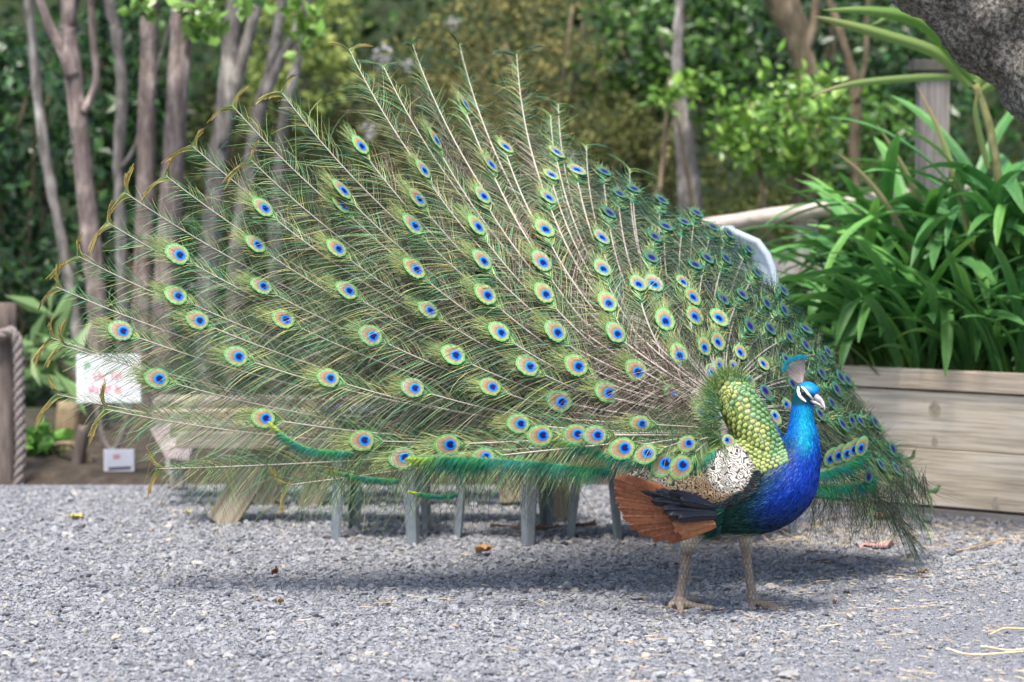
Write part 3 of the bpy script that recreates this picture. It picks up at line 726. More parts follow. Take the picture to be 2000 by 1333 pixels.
# the wood behind, read as one mass
n = 44000; r_ = np.random.default_rng(99)
cl = np.column_stack([r_.uniform(-9, 9, 440), r_.uniform(17.0, 20.5, 440), r_.uniform(-.2, 5.2, 440)]); idx = r_.integers(0, 440, n)
P = cl[idx] + r_.normal(size=(n, 3)) * np.array([.38, .3, .30])
V, T_, C = leaf_cloud(P, .10, DG + [C_(.05, .065, .02), C_(.08, .10, .03), C_(.03, .04, .015)], .5, .5, 98)
o = link('distant_wood', mesh_np('distant_wood', V, tris=T_, colr=C), m_leafm); o['kind'] = 'stuff'; o['label'] = 'dark green wood filling the background'

# ================================================================== STRAP LEAVED PLANTS IN THE PLANTER
m_strap, t, b = new_mat('glossy strap leaf')
va = t.nodes.new('ShaderNodeVertexColor'); va.layer_name = 'Col'; oi = t.nodes.new('ShaderNodeObjectInfo')
cc = mixc(t, va.outputs[0], ramp(t, oi.outputs['Random'], [(0, (.8, .95, 1.05)), (.4, (1.25, 1.35, 1.4)), (.85, (1.75, 1.75, 1.65)), (1, (2.4, 2.1, 1.7))]), 1.0, 'MULTIPLY')
n1 = noise(t, coords(t, 'Object', (14, 1.2, 14)), 3, 3)
cc = mixc(t, cc, ramp(t, n1.outputs[0], [(.3, (.85, .85, .85)), (.7, (1.12, 1.12, 1.1))]), 1.0, 'MULTIPLY')
t.links.new(cc, b.inputs['Base Color']); b.inputs['Roughness'].default_value = .42; b.inputs['Specular IOR Level'].default_value = .4
tr = t.nodes.new('ShaderNodeBsdfTranslucent'); t.links.new(cc, tr.inputs[0]); mx = t.nodes.new('ShaderNodeMixShader'); mx.inputs[0].default_value = .18
t.links.new(b.outputs[0], mx.inputs[1]); t.links.new(tr.outputs[0], mx.inputs[2]); t.links.new(mx.outputs[0], t.nodes['Material Output'].inputs[0])
def strap_mesh(seed, arch, L=.90, wd=.048):
    r_ = np.random.default_rng(seed); n = 14; u = np.linspace(0, 1, n)
    # grows along +Y and up, then arches over
    a0 = R(78 - arch * 22); a1 = a0 - R(60 + 85 * arch); ang = a0 + (a1 - a0) * u ** 1.25
    y = np.concatenate([[0], np.cumsum(np.cos(ang[:-1]) * L / (n - 1))]); z = np.concatenate([[0], np.cumsum(np.sin(ang[:-1]) * L / (n - 1))])
    x = .05 * L * r_.normal() * u ** 2
    hw = wd / 2 * np.interp(u, [0, .2, .6, .85, .95, 1], [.55, .8, 1, .85, .55, .10])
    nrm = np.column_stack([np.zeros(n), -np.sin(ang), np.cos(ang)])
    tw = r_.normal(0, .25) * u
    V = []; C = []
    for k, xx_ in enumerate((-1, -.55, 0, .55, 1)):
        off = np.abs(xx_) * hw * .32
        V.append(np.column_stack([x + xx_ * hw * np.cos(tw), y, z]) + nrm * (off + xx_ * hw * np.sin(tw))[:, None])
        c = lerp(np.tile(C_(.12, .22, .05), (n, 1)), C_(.055, .165, .040), sstep(.05, .4, u)); c = lerp(c, C_(.11, .24, .06), sstep(.5, 1, u) * .7)
        if xx_ == 0: c = c * .82
        C.append(c)
    V = np.stack(V, 1).reshape(-1, 3); C = np.stack(C, 1).reshape(-1, 3)
    q = [(i * 5 + j, i * 5 + j + 1, (i + 1) * 5 + j + 1, (i + 1) * 5 + j) for i in range(n - 1) for j in range(4)]
    me = mesh_np('strap_leaf', V, np.array(q), colr=C, smooth=True); me.materials.append(m_strap); return me
STR = [strap_mesh(s, a) for s, a in enumerate((.0, .15, .3, .45, .6, .75, .9, 1.0, .5, .8))]
r_ = np.random.default_rng(21)
clumps = [(1750, 660, 10.45, 26, 'at the left front corner of the planter'), (1705, 640, 10.9, 22, 'at the left back of the planter, near the rail'), (1800, 690, 10.35, 28, 'at the front of the planter, second from the left corner'), (1900, 690, 10.3, 28, 'third along the planter front'),
          (1790, 600, 10.8, 30, 'in the planter middle, behind the front row'), (1920, 560, 10.85, 30, 'in the planter middle, below the leaning trunk'), (1860, 480, 11.1, 26, 'at the planter back, below the cordyline'), (1990, 700, 10.25, 22, 'cut by the right edge at the front of the planter'), (2010, 480, 10.9, 24, 'cut by the right edge at the back of the planter'), (1775, 560, 11.05, 24, 'at the back left of the planter'),
          (1775, 650, 10.7, 26, 'reaching out left past the planter corner'), (1960, 420, 10.7, 26, 'highest at the right under the leaning trunk'), (1850, 640, 10.55, 24, 'just behind the front row of the planter')]
for i, (x, y, Y_, n_, where) in enumerate(clumps):
    Y_ += .12; q = W(x, y, Y_); zb = .42 + max(0, (690 - y)) / 240 * .40
    root = thing('clivia_plant', 'dark green strap leaf clump ' + where, 'plant', (q[0], Y_, .42), 'strap leaved plants in the planter')
    for j in range(n_ + 9):
        az = r_.uniform(0, 2 * np.pi); a = min(1, max(0, r_.beta(2, 1.6)))
        me = STR[int(np.clip(a * 8 + r_.normal(0, .8), 0, 9))]
        k = r_.uniform(.75, 1.18)
        if math.cos(az) < -.1 and Y_ < 10.8: me = STR[int(r_.integers(0, 4))]; k *= .8
        M = Matrix.Translation(Vector((q[0] + r_.normal(0, .05), Y_ + r_.normal(0, .05), zb - .04 + r_.uniform(-.03, .03)))) @ Matrix.Rotation(az, 4, 'Z') @ Matrix.Rotation(r_.normal(0, .12), 4, 'Y') @ Matrix.Scale(k, 4)
        inst('strap_leaf', me, M, root)
    # leaf bases sheathed together
    V, Q, T_ = tube(np.array([(q[0], Y_, .38), (q[0], Y_, zb - .02), (q[0], Y_, zb + .03)]), [.035, .04, .02], 10); link('stem', mesh_np('stem', V, Q, T_, colr=np.tile(C_(.12, .17, .06), (len(V), 1)), smooth=True), m_leaf, root)
# pale long-leaved cordyline
cy = 10.9; hub = W(1905, 165, cy)
cord = thing('cordyline', 'pale long pointed leaves fanning from a stem below the leaning trunk', 'plant', (W(1960, 400, cy)[0], cy, .42))
S = spline(np.array([(W(1960, 700, cy)), (W(1955, 420, cy)), (W(1935, 260, cy)), hub]), 24); V, Q, T_ = tube(S, np.linspace(.020, .015, 24), 12); link('stem', mesh_np('stem', V, Q, T_, smooth=True), bark('cordyline stem', (.09, .08, .03), (.16, .16, .06), (.24, .22, .11)), cord)
def long_leaf(pts, wpx, Y0, Y1, c0, c1):
    S = spline(np.array(pts, float), 22); u = np.linspace(0, 1, 22); d = np.gradient(S, axis=0); d /= np.linalg.norm(d, axis=1)[:, None]; pn = np.column_stack([-d[:, 1], d[:, 0]])
    hw = wpx * .36 * np.interp(u, [0, .25, .6, .9, 1], [.7, 1, .85, .35, .04]); Y = Y0 + (Y1 - Y0) * u; V = []; C = []
    for k, x in enumerate((-1, -.5, 0, .5, 1)):
        p = S + pn * (hw * x)[:, None]; V.append(W(p[:, 0], p[:, 1], Y + abs(x) * hw * cy / FPX * .55)); C.append(lerp(np.tile(C_(*c0), (22, 1)), C_(*c1), sstep(.55, 1, u)) * (.9 if x == 0 else 1))
    V = np.stack(V, 1).reshape(-1, 3); C = np.stack(C, 1).reshape(-1, 3)
    q = [(i * 5 + j, i * 5 + j + 1, (i + 1) * 5 + j + 1, (i + 1) * 5 + j) for i in range(21) for j in range(4)]
    link('long_leaf', mesh_np('long_leaf', V, np.array(q), colr=C, smooth=True), m_leaf, cord)
LG, LB = (.22, .32, .09), (.34, .34, .14)
for a in [([(1895, 170), (1830, 105), (1730, 70), (1640, 45), (1588, 32)], 34, 10.9, 10.7, LG, LB), ([(1900, 160), (1850, 90), (1790, 40), (1700, 22), (1606, 20)], 42, 10.9, 10.6, (.15, .28, .05), LG), ([(1870, 150), (1800, 152), (1700, 160), (1640, 170), (1580, 190)], 22, 10.9, 10.7, LG, (.36, .28, .16)),
          ([(1900, 160), (1870, 100), (1820, 60), (1760, 30), (1700, 50)], 34, 10.92, 11.1, LG, LG), ([(1905, 160), (1890, 90), (1840, 40), (1800, 30)], 30, 10.95, 11.2, LG, LB), ([(1912, 170), (1935, 110), (1980, 70), (2040, 60)], 32, 10.9, 10.8, LG, LG), ([(1915, 180), (1960, 160), (2020, 190), (2060, 240)], 30, 10.9, 10.7, LG, LB),
          ([(1905, 520), (1872, 370), (1835, 260), (1790, 165)], 20, 10.8, 10.8, (.26, .30, .11), (.42, .28, .17)), ([(1930, 330), (1915, 270), (1905, 215), (1912, 170)], 18, 10.86, 10.88, (.12, .17, .05), (.2, .22, .08)),
          ([(1800, 520), (1735, 405), (1680, 338), (1634, 298)], 18, 10.8, 10.7, (.3, .26, .13), (.44, .31, .18)), ([(1830, 500), (1785, 370), (1745, 295), (1712, 240)], 16, 10.9, 10.85, (.3, .3, .13), (.40, .33, .16))]:
    long_leaf(*a)
# ================================================================== PEACOCK
YB = 7.90                                    # distance of the bird's body
PKO = G(1400, 1190)
pk = thing('peacock', 'blue peacock standing on the gravel with its train fanned out behind it', 'peacock', PKO)

m_feather = col_mat('feather barbs', rough=0.45, spec=0.28, transl=0.08)
m_eyespot = col_mat('eyespot barbs', rough=0.45, spec=0.2)
m_scale = col_mat('scale feathers', rough=0.5, spec=0.22, nscale=160, namt=.3)
m_cov = col_mat('barred coverts', rough=0.6, spec=0.25)
m_horn = col_mat('horn and skin', rough=0.5, spec=0.35, nscale=120, namt=0.3)
m_body, _t, _b = new_mat('body plumage')
_a = _t.nodes.new('ShaderNodeVertexColor'); _a.layer_name = 'Col'
_n = noise(_t, coords(_t, 'Object', (1, 1, 0.35)), 260, 3)
_c = mixc(_t, _a.outputs[0], ramp(_t, _n.outputs[0], [(0.3, (0.6, 0.6, 0.6)), (0.7, (1.35, 1.35, 1.3))]), 0.9, 'MULTIPLY')
_t.links.new(_c, _b.inputs['Base Color'])
_b.inputs['Roughness'].default_value = 0.45; _b.inputs['Specular IOR Level'].default_value = 0.25
bump(_t, _b, _n.outputs[0], 0.35, 0.002)

# ---------------------------------------------------------------- body
def oval_loft(pts, k=20):
    """pts: (px, py, Y, in-plane radius px, depth radius px): elliptic sections along a spine"""
    pts = np.asarray(pts, float)
    n = len(pts) * 5
    S = spline(pts, n)
    P = W(S[:, 0], S[:, 1], S[:, 2])
    s = S[:, 2] / FPX
    T = unit(np.gradient(P, axis=0))
    Yv = np.array([0, 1.0, 0])
    B = unit(Yv - (T @ Yv)[:, None] * T)
    N = np.cross(T, B)
    a = np.arange(k) / k * 2 * np.pi
    V = P[:, None] + (S[:, 3] * s)[:, None, None] * np.cos(a)[None, :, None] * N[:, None] + (S[:, 4] * s)[:, None, None] * np.sin(a)[None, :, None] * B[:, None]
    i = np.arange(n - 1)[:, None] * k; j = np.arange(k)[None]; j2 = (j + 1) % k
    Q = np.stack([i + j, i + j2, i + k + j2, i + k + j], -1).reshape(-1, 4)
    V = np.concatenate([V.reshape(-1, 3), P[:1], P[-1:]]); c0 = n * k; jj = np.arange(k)
    Tn = np.concatenate([np.stack([jj * 0 + c0, (jj + 1) % k, jj], -1), np.stack([jj * 0 + c0 + 1, (n - 1) * k + jj, (n - 1) * k + (jj + 1) % k], -1)])
    return V, Q, Tn
spine = np.array([(1205, 948, YB + .07, 12, 14), (1245, 952, YB + .06, 34, 40), (1300, 957, YB + .04, 52, 70), (1360, 958, YB + .02, 78, 95),
         (1425, 956, YB, 93, 108), (1490, 948, YB - .02, 92, 100), (1530, 928, YB - .035, 78, 84), (1556, 893, YB - .045, 51, 56),
         (1566, 855, YB - .05, 34, 38), (1566, 822, YB - .05, 24.5, 28), (1567, 795, YB - .05, 22, 25), (1571, 780, YB - .05, 24, 25), (1577, 770, YB - .055, 25, 25), (1587, 770, YB - .065, 19, 20), (1594, 774, YB - .07, 9, 11)])
bodies = MB()
bodies.add(*oval_loft(spine)[:3])
# raised hump of the back that carries the train
hump = [(1510, 905, YB - .02, 38, 60), (1490, 872, YB + .005, 43, 56), (1465, 826, YB + .05, 43, 48), (1440, 782, YB + .085, 40, 34), (1427, 756, YB + .11, 34, 22), (1419, 738, YB + .13, 24, 10), (1415, 728, YB + .135, 10, 4)]
bodies.add(*oval_loft(hump)[:3])
# legs and toes
def leg_tube(pts):
    S = spline(np.asarray(pts, float), len(pts) * 5)
    bodies.add(*tube(W(S[:, 0], S[:, 1] - 3, S[:, 2]), S[:, 3] * 1.2 * YB / FPX, 12)[:3])
YL, YR = G(1330, 1189)[1], G(1470, 1186)[1]
leg_tube([(1372, 1000, YB - .05, 30), (1356, 1035, YB - .04, 22), (1345, 1062, YB - .03, 15), (1341, 1080, YL, 10.5), (1336, 1120, YL, 8.3), (1330, 1160, YL, 8.2), (1327, 1178, YL, 10.5), (1326, 1185, YL, 8)])
leg_tube([(1468, 990, YB + .04, 32), (1462, 1025, YB + .04, 19), (1457, 1052, YB + .04, 13.5), (1456, 1075, YR, 9.5), (1462, 1120, YR, 7.3), (1467, 1150, YR, 7.6), (1470, 1175, YR, 10), (1470, 1182, YR, 8)])
def toe(pts, Y):
    S = spline(np.asarray(pts, float), 14)
    bodies.add(*tube(W(S[:, 0], S[:, 1] - 7, Y + S[:, 3]), S[:, 2] * 1.3 * YB / FPX, 10)[:3])
toe([(1330, 1182, 8, 0), (1345, 1189, 6.6, -.02), (1368, 1194, 5.8, -.04), (1388, 1195, 5.2, -.05), (1396, 1197, 2.6, -.055)], YL)
toe([(1328, 1184, 8, 0), (1329, 1193, 6.5, -.05), (1330, 1201, 4.6, -.08), (1331, 1207, 2.2, -.1)], YL)
toe([(1325, 1180, 7, 0), (1313, 1186, 5.5, 0), (1309, 1193, 4.4, -.01), (1308, 1198, 2.2, -.015)], YL)
toe([(1329, 1182, 7, 0), (1342, 1181, 5, .05), (1362, 1180, 4.4, .08), (1375, 1180, 2.2, .09)], YL)
toe([(1472, 1180, 8, 0), (1490, 1188, 6.6, -.02), (1512, 1193, 5.8, -.04), (1527, 1197, 5.4, -.05), (1533, 1201, 2.6, -.055)], YR)
toe([(1470, 1182, 8, 0), (1468, 1190, 6.4, -.04), (1467, 1197, 4.6, -.06), (1467, 1202, 2.2, -.07)], YR)
toe([(1468, 1180, 7, 0), (1456, 1187, 5.4, .01), (1448, 1193, 4.4, .01), (1444, 1197, 2.2, .012)], YR)
toe([(1471, 1181, 7, 0), (1484, 1180, 5, .05), (1500, 1180, 4.4, .08), (1512, 1181, 2.2, .09)], YR)
toe([(1466, 1141, 5, 0), (1458, 1141, 4, 0), (1451, 1142, 2, 0)], YR)
raw = bodies.mesh('body_raw')
tmp = bpy.data.objects.new('body_raw', raw); col.objects.link(tmp)
md = tmp.modifiers.new('r', 'REMESH'); md.mode = 'VOXEL'; md.voxel_size = 0.0036; md.use_smooth_shade = True
ms = tmp.modifiers.new('s', 'SMOOTH'); ms.factor = 0.5; ms.iterations = 3
dg = bpy.context.evaluated_depsgraph_get()
me_body = bpy.data.meshes.new_from_object(tmp.evaluated_get(dg))
bpy.data.objects.remove(tmp); bpy.data.meshes.remove(raw)
nv = len(me_body.vertices)
co = np.empty(nv * 3, np.float32); me_body.vertices.foreach_get('co', co); co = co.reshape(-1, 3)
C_ = lambda *c: np.array(c, float)
def body_colour(V):
    px, py = proj(V)
    fr = sstep(7.95, 7.82, V[:, 1])
    c = np.tile(C_(.002, .034, .34), (len(V), 1))                                 # cobalt breast
    lo = sstep(960, 1030, py + (px - 1540) * .25)
    c = lerp(c, C_(.001, .014, .07), lo)
    belly = sstep(1535, 1450, px + (py - 980) * .6 * sstep(1040, 960, py))
    c = lerp(c, C_(.002, .028, .026), belly)
    rear = sstep(1385, 1330, px)
    c = lerp(c, C_(.05, .045, .035), rear)
    nk = sstep(880, 830, py) * sstep(1490, 1520, px)
    c = lerp(c, C_(.001, .085, .46), nk)
    tq = sstep(905, 850, py) * sstep(1490, 1520, px) * np.exp(-((px - 1572) / 17.) ** 2) * sstep(780, 805, py)
    c = lerp(c, C_(.0, .28, .46), tq * .9)  # turquoise iridescent highlight painted down the front of the neck
    hd = sstep(797, 788, py) * sstep(1530, 1545, px)
    c = lerp(c, C_(.0, .055, .085), hd)
    cr = sstep(766, 757, py - (px - 1575) * .55) * sstep(1530, 1545, px) * hd
    c = lerp(c, C_(.002, .20, .72), cr)
    # golden-green saddle
    sad = sstep(905, 885, py + (px - 1500) * .3) * sstep(1523, 1505, px) * sstep(1000, 900, py + 0 * px)
    c = lerp(c, C_(.10, .16, .035), sad)
    lg = sstep(1040, 1050, py)
    legc = lerp(np.tile(C_(.27, .215, .17), (len(V), 1)), C_(.42, .38, .32), np.exp(-((py - 1062) / 14.) ** 2))
    spots = .65 + .35 * rng.random(len(V)) + .45 * (np.sin(px * .9) * np.sin(py * .31 + 1) > .35)
    c = lerp(c, np.clip(legc * spots[:, None], 0, 1), lg)
    return c
bc = np.ones((nv, 4), np.float32); bc[:, :3] = body_colour(co)
for a in list(me_body.color_attributes): me_body.color_attributes.remove(a)
ca = me_body.color_attributes.new('Col', 'FLOAT_COLOR', 'POINT'); ca.data.foreach_set('color', bc.ravel())
bvh = BVHTree.FromPolygons([tuple(v) for v in co.tolist()], [tuple(p.vertices) for p in me_body.polygons])
body = link('body', me_body, m_body, pk)
me_body.polygons.foreach_set('use_smooth', np.ones(len(me_body.polygons), bool))
CAMP = Vector((0, 0, CAM_H))
def on_body(px, py, off=0.0):
    p = Vector(W(px, py, 8.0)); d = (p - CAMP).normalized()
    h, n, i, dist = bvh.ray_cast(CAMP, d)
    if h is None:
        h, n, i, dist = bvh.find_nearest(Vector(W(px, py, YB)))
    return np.array(h) + np.array(n) * off, np.array(n)

# ---------------------------------------------------------------- ribbons for barbs
def barbs(P, D, L, N, w, c0, c1, bend=None, seg=5, taper=0.75, curl=None, jit=0.55):
    """many thin curved ribbons at once"""
    m = len(P); u = np.linspace(0, 1, seg + 1)
    L = np.broadcast_to(np.asarray(L, float), (m,)); w = np.broadcast_to(np.asarray(w, float), (m,))
    pts = P[:, None] + D[:, None] * (L[:, None] * u[None])[..., None]
    if bend is not None: pts = pts + bend[:, None] * (u ** 2)[None, :, None]
    if curl is not None: pts = pts + curl[:, None] * (u ** 3)[None, :, None]
    T = unit(np.gradient(pts, axis=1))
    Nj = unit(N * 1.0 + rng.normal(0, jit, N.shape))
    S = unit(np.cross(T, Nj[:, None] + 0 * T))
    wd = w[:, None] * (1 - taper * u ** 1.5)[None]
    V = np.stack([pts - S * wd[..., None] * .5, pts + S * wd[..., None] * .5], 2).reshape(-1, 3)
    k = seg + 1
    i = (np.arange(m) * k)[:, None] + np.arange(seg)[None]
    Q = np.stack([i * 2, i * 2 + 1, i * 2 + 3, i * 2 + 2], -1).reshape(-1, 4)
    cc = c0[:, None] + (c1 - c0)[:, None] * u[None, :, None]
    C = np.repeat(cc.reshape(-1, 3), 2, 0)
    return V, Q, C

# ---------------------------------------------------------------- the shape of the fan
LIMB = np.array([(600, -60), (760, 95), (905, 172), (1085, 268), (1250, 356), (1420, 446), (1520, 536), (1612, 655), (1700, 785), (1772, 900), (1850, 1020)], float)
def limb_d(px, py):
    p = np.stack([np.asarray(px, float), np.asarray(py, float)], -1)
    best = np.full(p.shape[:-1], 1e9); sg = np.ones(p.shape[:-1])
    for a, b in zip(LIMB[:-1], LIMB[1:]):
        ab = b - a; t = np.clip(((p - a) @ ab) / (ab @ ab), 0, 1)
        q = a + t[..., None] * ab; d = np.linalg.norm(p - q, axis=-1)
        cr = ab[0] * (p[..., 1] - a[1]) - ab[1] * (p[..., 0] - a[0])
        up = d < best
        best = np.where(up, d, best); sg = np.where(up, np.sign(cr), sg)
    return best * sg
FW, FD = 420.0, 0.85
YF = 8.04
def fan_depth(px, py):
    d = limb_d(px, py)
    x = 1 - np.clip(d / FW, 0, 1)
    D = FD * x ** 3 + np.where(d < 0, np.minimum(-d, 90) / FW * FD * 1.2, 0)
    D = D * sstep(760, 1000, px) * 1.0 + D * (1 - sstep(760, 1000, px)) * 0.45
    return D - 0.14 * (np.clip(1430 - np.asarray(px, float), 0, 2000) / 1300) ** 2
def fan_point(px, py, off=0.0):
    return W(px, py, YF + fan_depth(px, py) + off)
def fan_normal(px, py):
    a = fan_point(px + 4, py) - fan_point(px - 4, py)
    b = fan_point(px, py + 4) - fan_point(px, py - 4)
    n = unit(np.cross(a, b))
    return np.where((n[..., 1] > 0)[..., None], -n, n)

def root_for(x, y):
    a = math.degrees(math.atan2(800 - y, x - 1430)) % 360
    # feathers leave the edge of the hump in the order in which they fan out
    if a > 270: a -= 360
    t = np.clip((a + 40) / 240, 0, 1)                   # 0 = lower right, 1 = lower left
    pts = np.array([(1492, 838), (1480, 790), (1462, 752), (1432, 735), (1405, 752), (1395, 790), (1396, 828), (1400, 850)], float)
    return spline(pts, 50)[int(t * 49)] + rng.normal(0, 5, 2), a
def bulge_for(a):
    return float(np.interp(a, [-60, 0, 60, 100, 120, 135, 150, 180, 188, 215], [.10, .08, .06, .09, .11, .09, .07, .045, .0, -.03]))

GREEN = [C_(.11, .30, .11), C_(.24, .40, .14), C_(.44, .46, .16), C_(.06, .24, .14), C_(.27, .25, .12), C_(.17, .38, .18), C_(.03, .07, .04)]
TEAL = [C_(.008, .045, .027), C_(.02, .11, .06), C_(.22, .32, .10), C_(.004, .016, .011), C_(.006, .022, .014), C_(.06, .17, .07), C_(.010, .08, .06)]  # far side: angle-dependent iridescence fixed as dark teal and pale highlight tints
BROWN = [C_(.17, .12, .095), C_(.06, .043, .036), C_(.21, .155, .125), C_(.11, .115, .055), C_(.42, .35, .30), C_(.03, .03, .02)]
def pick(pal, n):
    return np.array(pal)[rng.integers(0, len(pal), n)] * (0.75 + 0.5 * rng.random((n, 1)))

# eyespot meshes: concentric barb rings, core near the base, buff oval running to the tip
def eyespot_mesh(kind, seed):
    r_ = np.random.default_rng(seed)
    if kind == 'bright':
        rings = [(.0, .0, -.001, (.004, .006, .07)), (.0095, .0105, -.0015, (.004, .008, .10)), (.0115, .0125, -.001, (.004, .10, .60)), (.0158, .0165, 0, (.004, .27, .80)), (.0172, .018, .0005, (.02, .20, .45)),
                 (.0182, .0195, .001, (.26, .13, .05)), (.0225, .027, .0075, (.33, .25, .17)), (.0252, .031, .0095, (.31, .24, .155)), (.0265, .0325, .0095, (.30, .22, .08)), (.0276, .0336, .0095, (.38, .44, .24)), (.0286, .0346, .0098, (.30, .42, .18)), (.0305, .0372, .0098, (.13, .32, .12)),
                 (.0335, .0405, .0102, (.17, .36, .13)), (.0352, .0428, .011, (.13, .28, .09))]
    else:
        rings = [(.0, .0, -.001, (.006, .004, .07)), (.0105, .0118, -.0012, (.007, .006, .10)), (.0125, .0138, -.001, (.007, .012, .20)), (.0150, .0165, 0, (.006, .035, .25)), (.0165, .018, .0005, (.01, .05, .14)),
                 (.018, .0195, .001, (.10, .07, .04)), (.0215, .027, .0065, (.11, .12, .06)), (.0240, .0305, .0085, (.08, .11, .055)), (.0265, .0325, .0095, (.03, .10, .055)), (.0278, .0338, .0095, (.10, .30, .18)), (.0295, .0358, .0098, (.04, .22, .14)), (.0312, .038, .0098, (.01, .11, .075)),
                 (.0335, .0405, .0102, (.03, .13, .07)), (.0355, .0435, .011, (.012, .075, .045))]
    k = 44
    th = np.arange(k) / k * 2 * np.pi
    V = []; C = []
    streak = 0.80 + 0.40 * r_.random(k); hue = 1 + r_.normal(0, .10, 3); rings = [(a_, b_, c_, tuple(np.array(d_) * (hue if q_ > 4 else 1))) for q_, (a_, b_, c_, d_) in enumerate(rings)]
    for j, (rx, ry, cy, c) in enumerate(rings):
        f = 1.0 + (r_.random(k) - .5) * (0.10 if j == len(rings) - 1 else 0.02)
        x = np.sin(th) * rx * f; y = cy + np.cos(th) * ry * f
        if 0 < j < 3:                                    # notch in the base of the dark core
            notch = np.exp(-((th - np.pi) / .35) ** 2); y = y + notch * ry * .45
        if j >= 6:                                       # a little egg shaped
            x = x * (1 - .10 * np.cos(th))
        V.append(np.stack([x, y, -1.6 * (x ** 2 + (y - .01) ** 2) + .0009 * (j == 3)], -1))
        C.append(np.array(c)[None] * streak[:, None])
    V = np.concatenate(V); C = np.concatenate(C)
    q = []
    for j in range(len(rings) - 1):
        i = np.arange(k); i2 = (i + 1) % k
        q.append(np.stack([j * k + i, j * k + i2, (j + 1) * k + i2, (j + 1) * k + i], -1))
    return mesh_np('eyespot', V, np.concatenate(q), colr=C, smooth=True)
EYE_B = [eyespot_mesh('bright', s) for s in (1, 2, 3, 11, 12, 13)]
EYE_D = [eyespot_mesh('dark', s) for s in (4, 5, 6)]
for m_ in EYE_B + EYE_D: m_.materials.append(m_eyespot)

def feather_path(x, y, n=70, front=0.0, off=0.0, root=None, bulge=None, ext=0.0):
    r0, a = root_for(x, y)
    if root is not None: r0 = np.array(root, float)
    p2 = np.array([x, y], float); d = p2 - r0; L = np.linalg.norm(d)
    bl = bulge_for(a) if bulge is None else bulge
    mid = (r0 + p2) / 2 + np.array([d[1], -d[0]]) * bl * 2
    t = np.linspace(0, 1 + ext / max(L, 1), n)[:, None]
    p = (1 - t) ** 2 * r0 + 2 * t * (1 - t) * mid + t ** 2 * p2
    tt = t[:, 0]
    o = off * sstep(0, .6, tt) + front * sstep(.05, .7, tt)
    return p, fan_point(p[:, 0], p[:, 1], o), a, tt
LAYER = lambda L: 0.00017 * L
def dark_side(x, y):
    """0 = bronze and yellow-green side, 1 = side turned away, its iridescent shift painted teal (left wing of the fan)"""
    return float(np.clip(1 - (limb_d(x, y) - 20) / 230, 0, 1) * sstep(980, 1330, x))

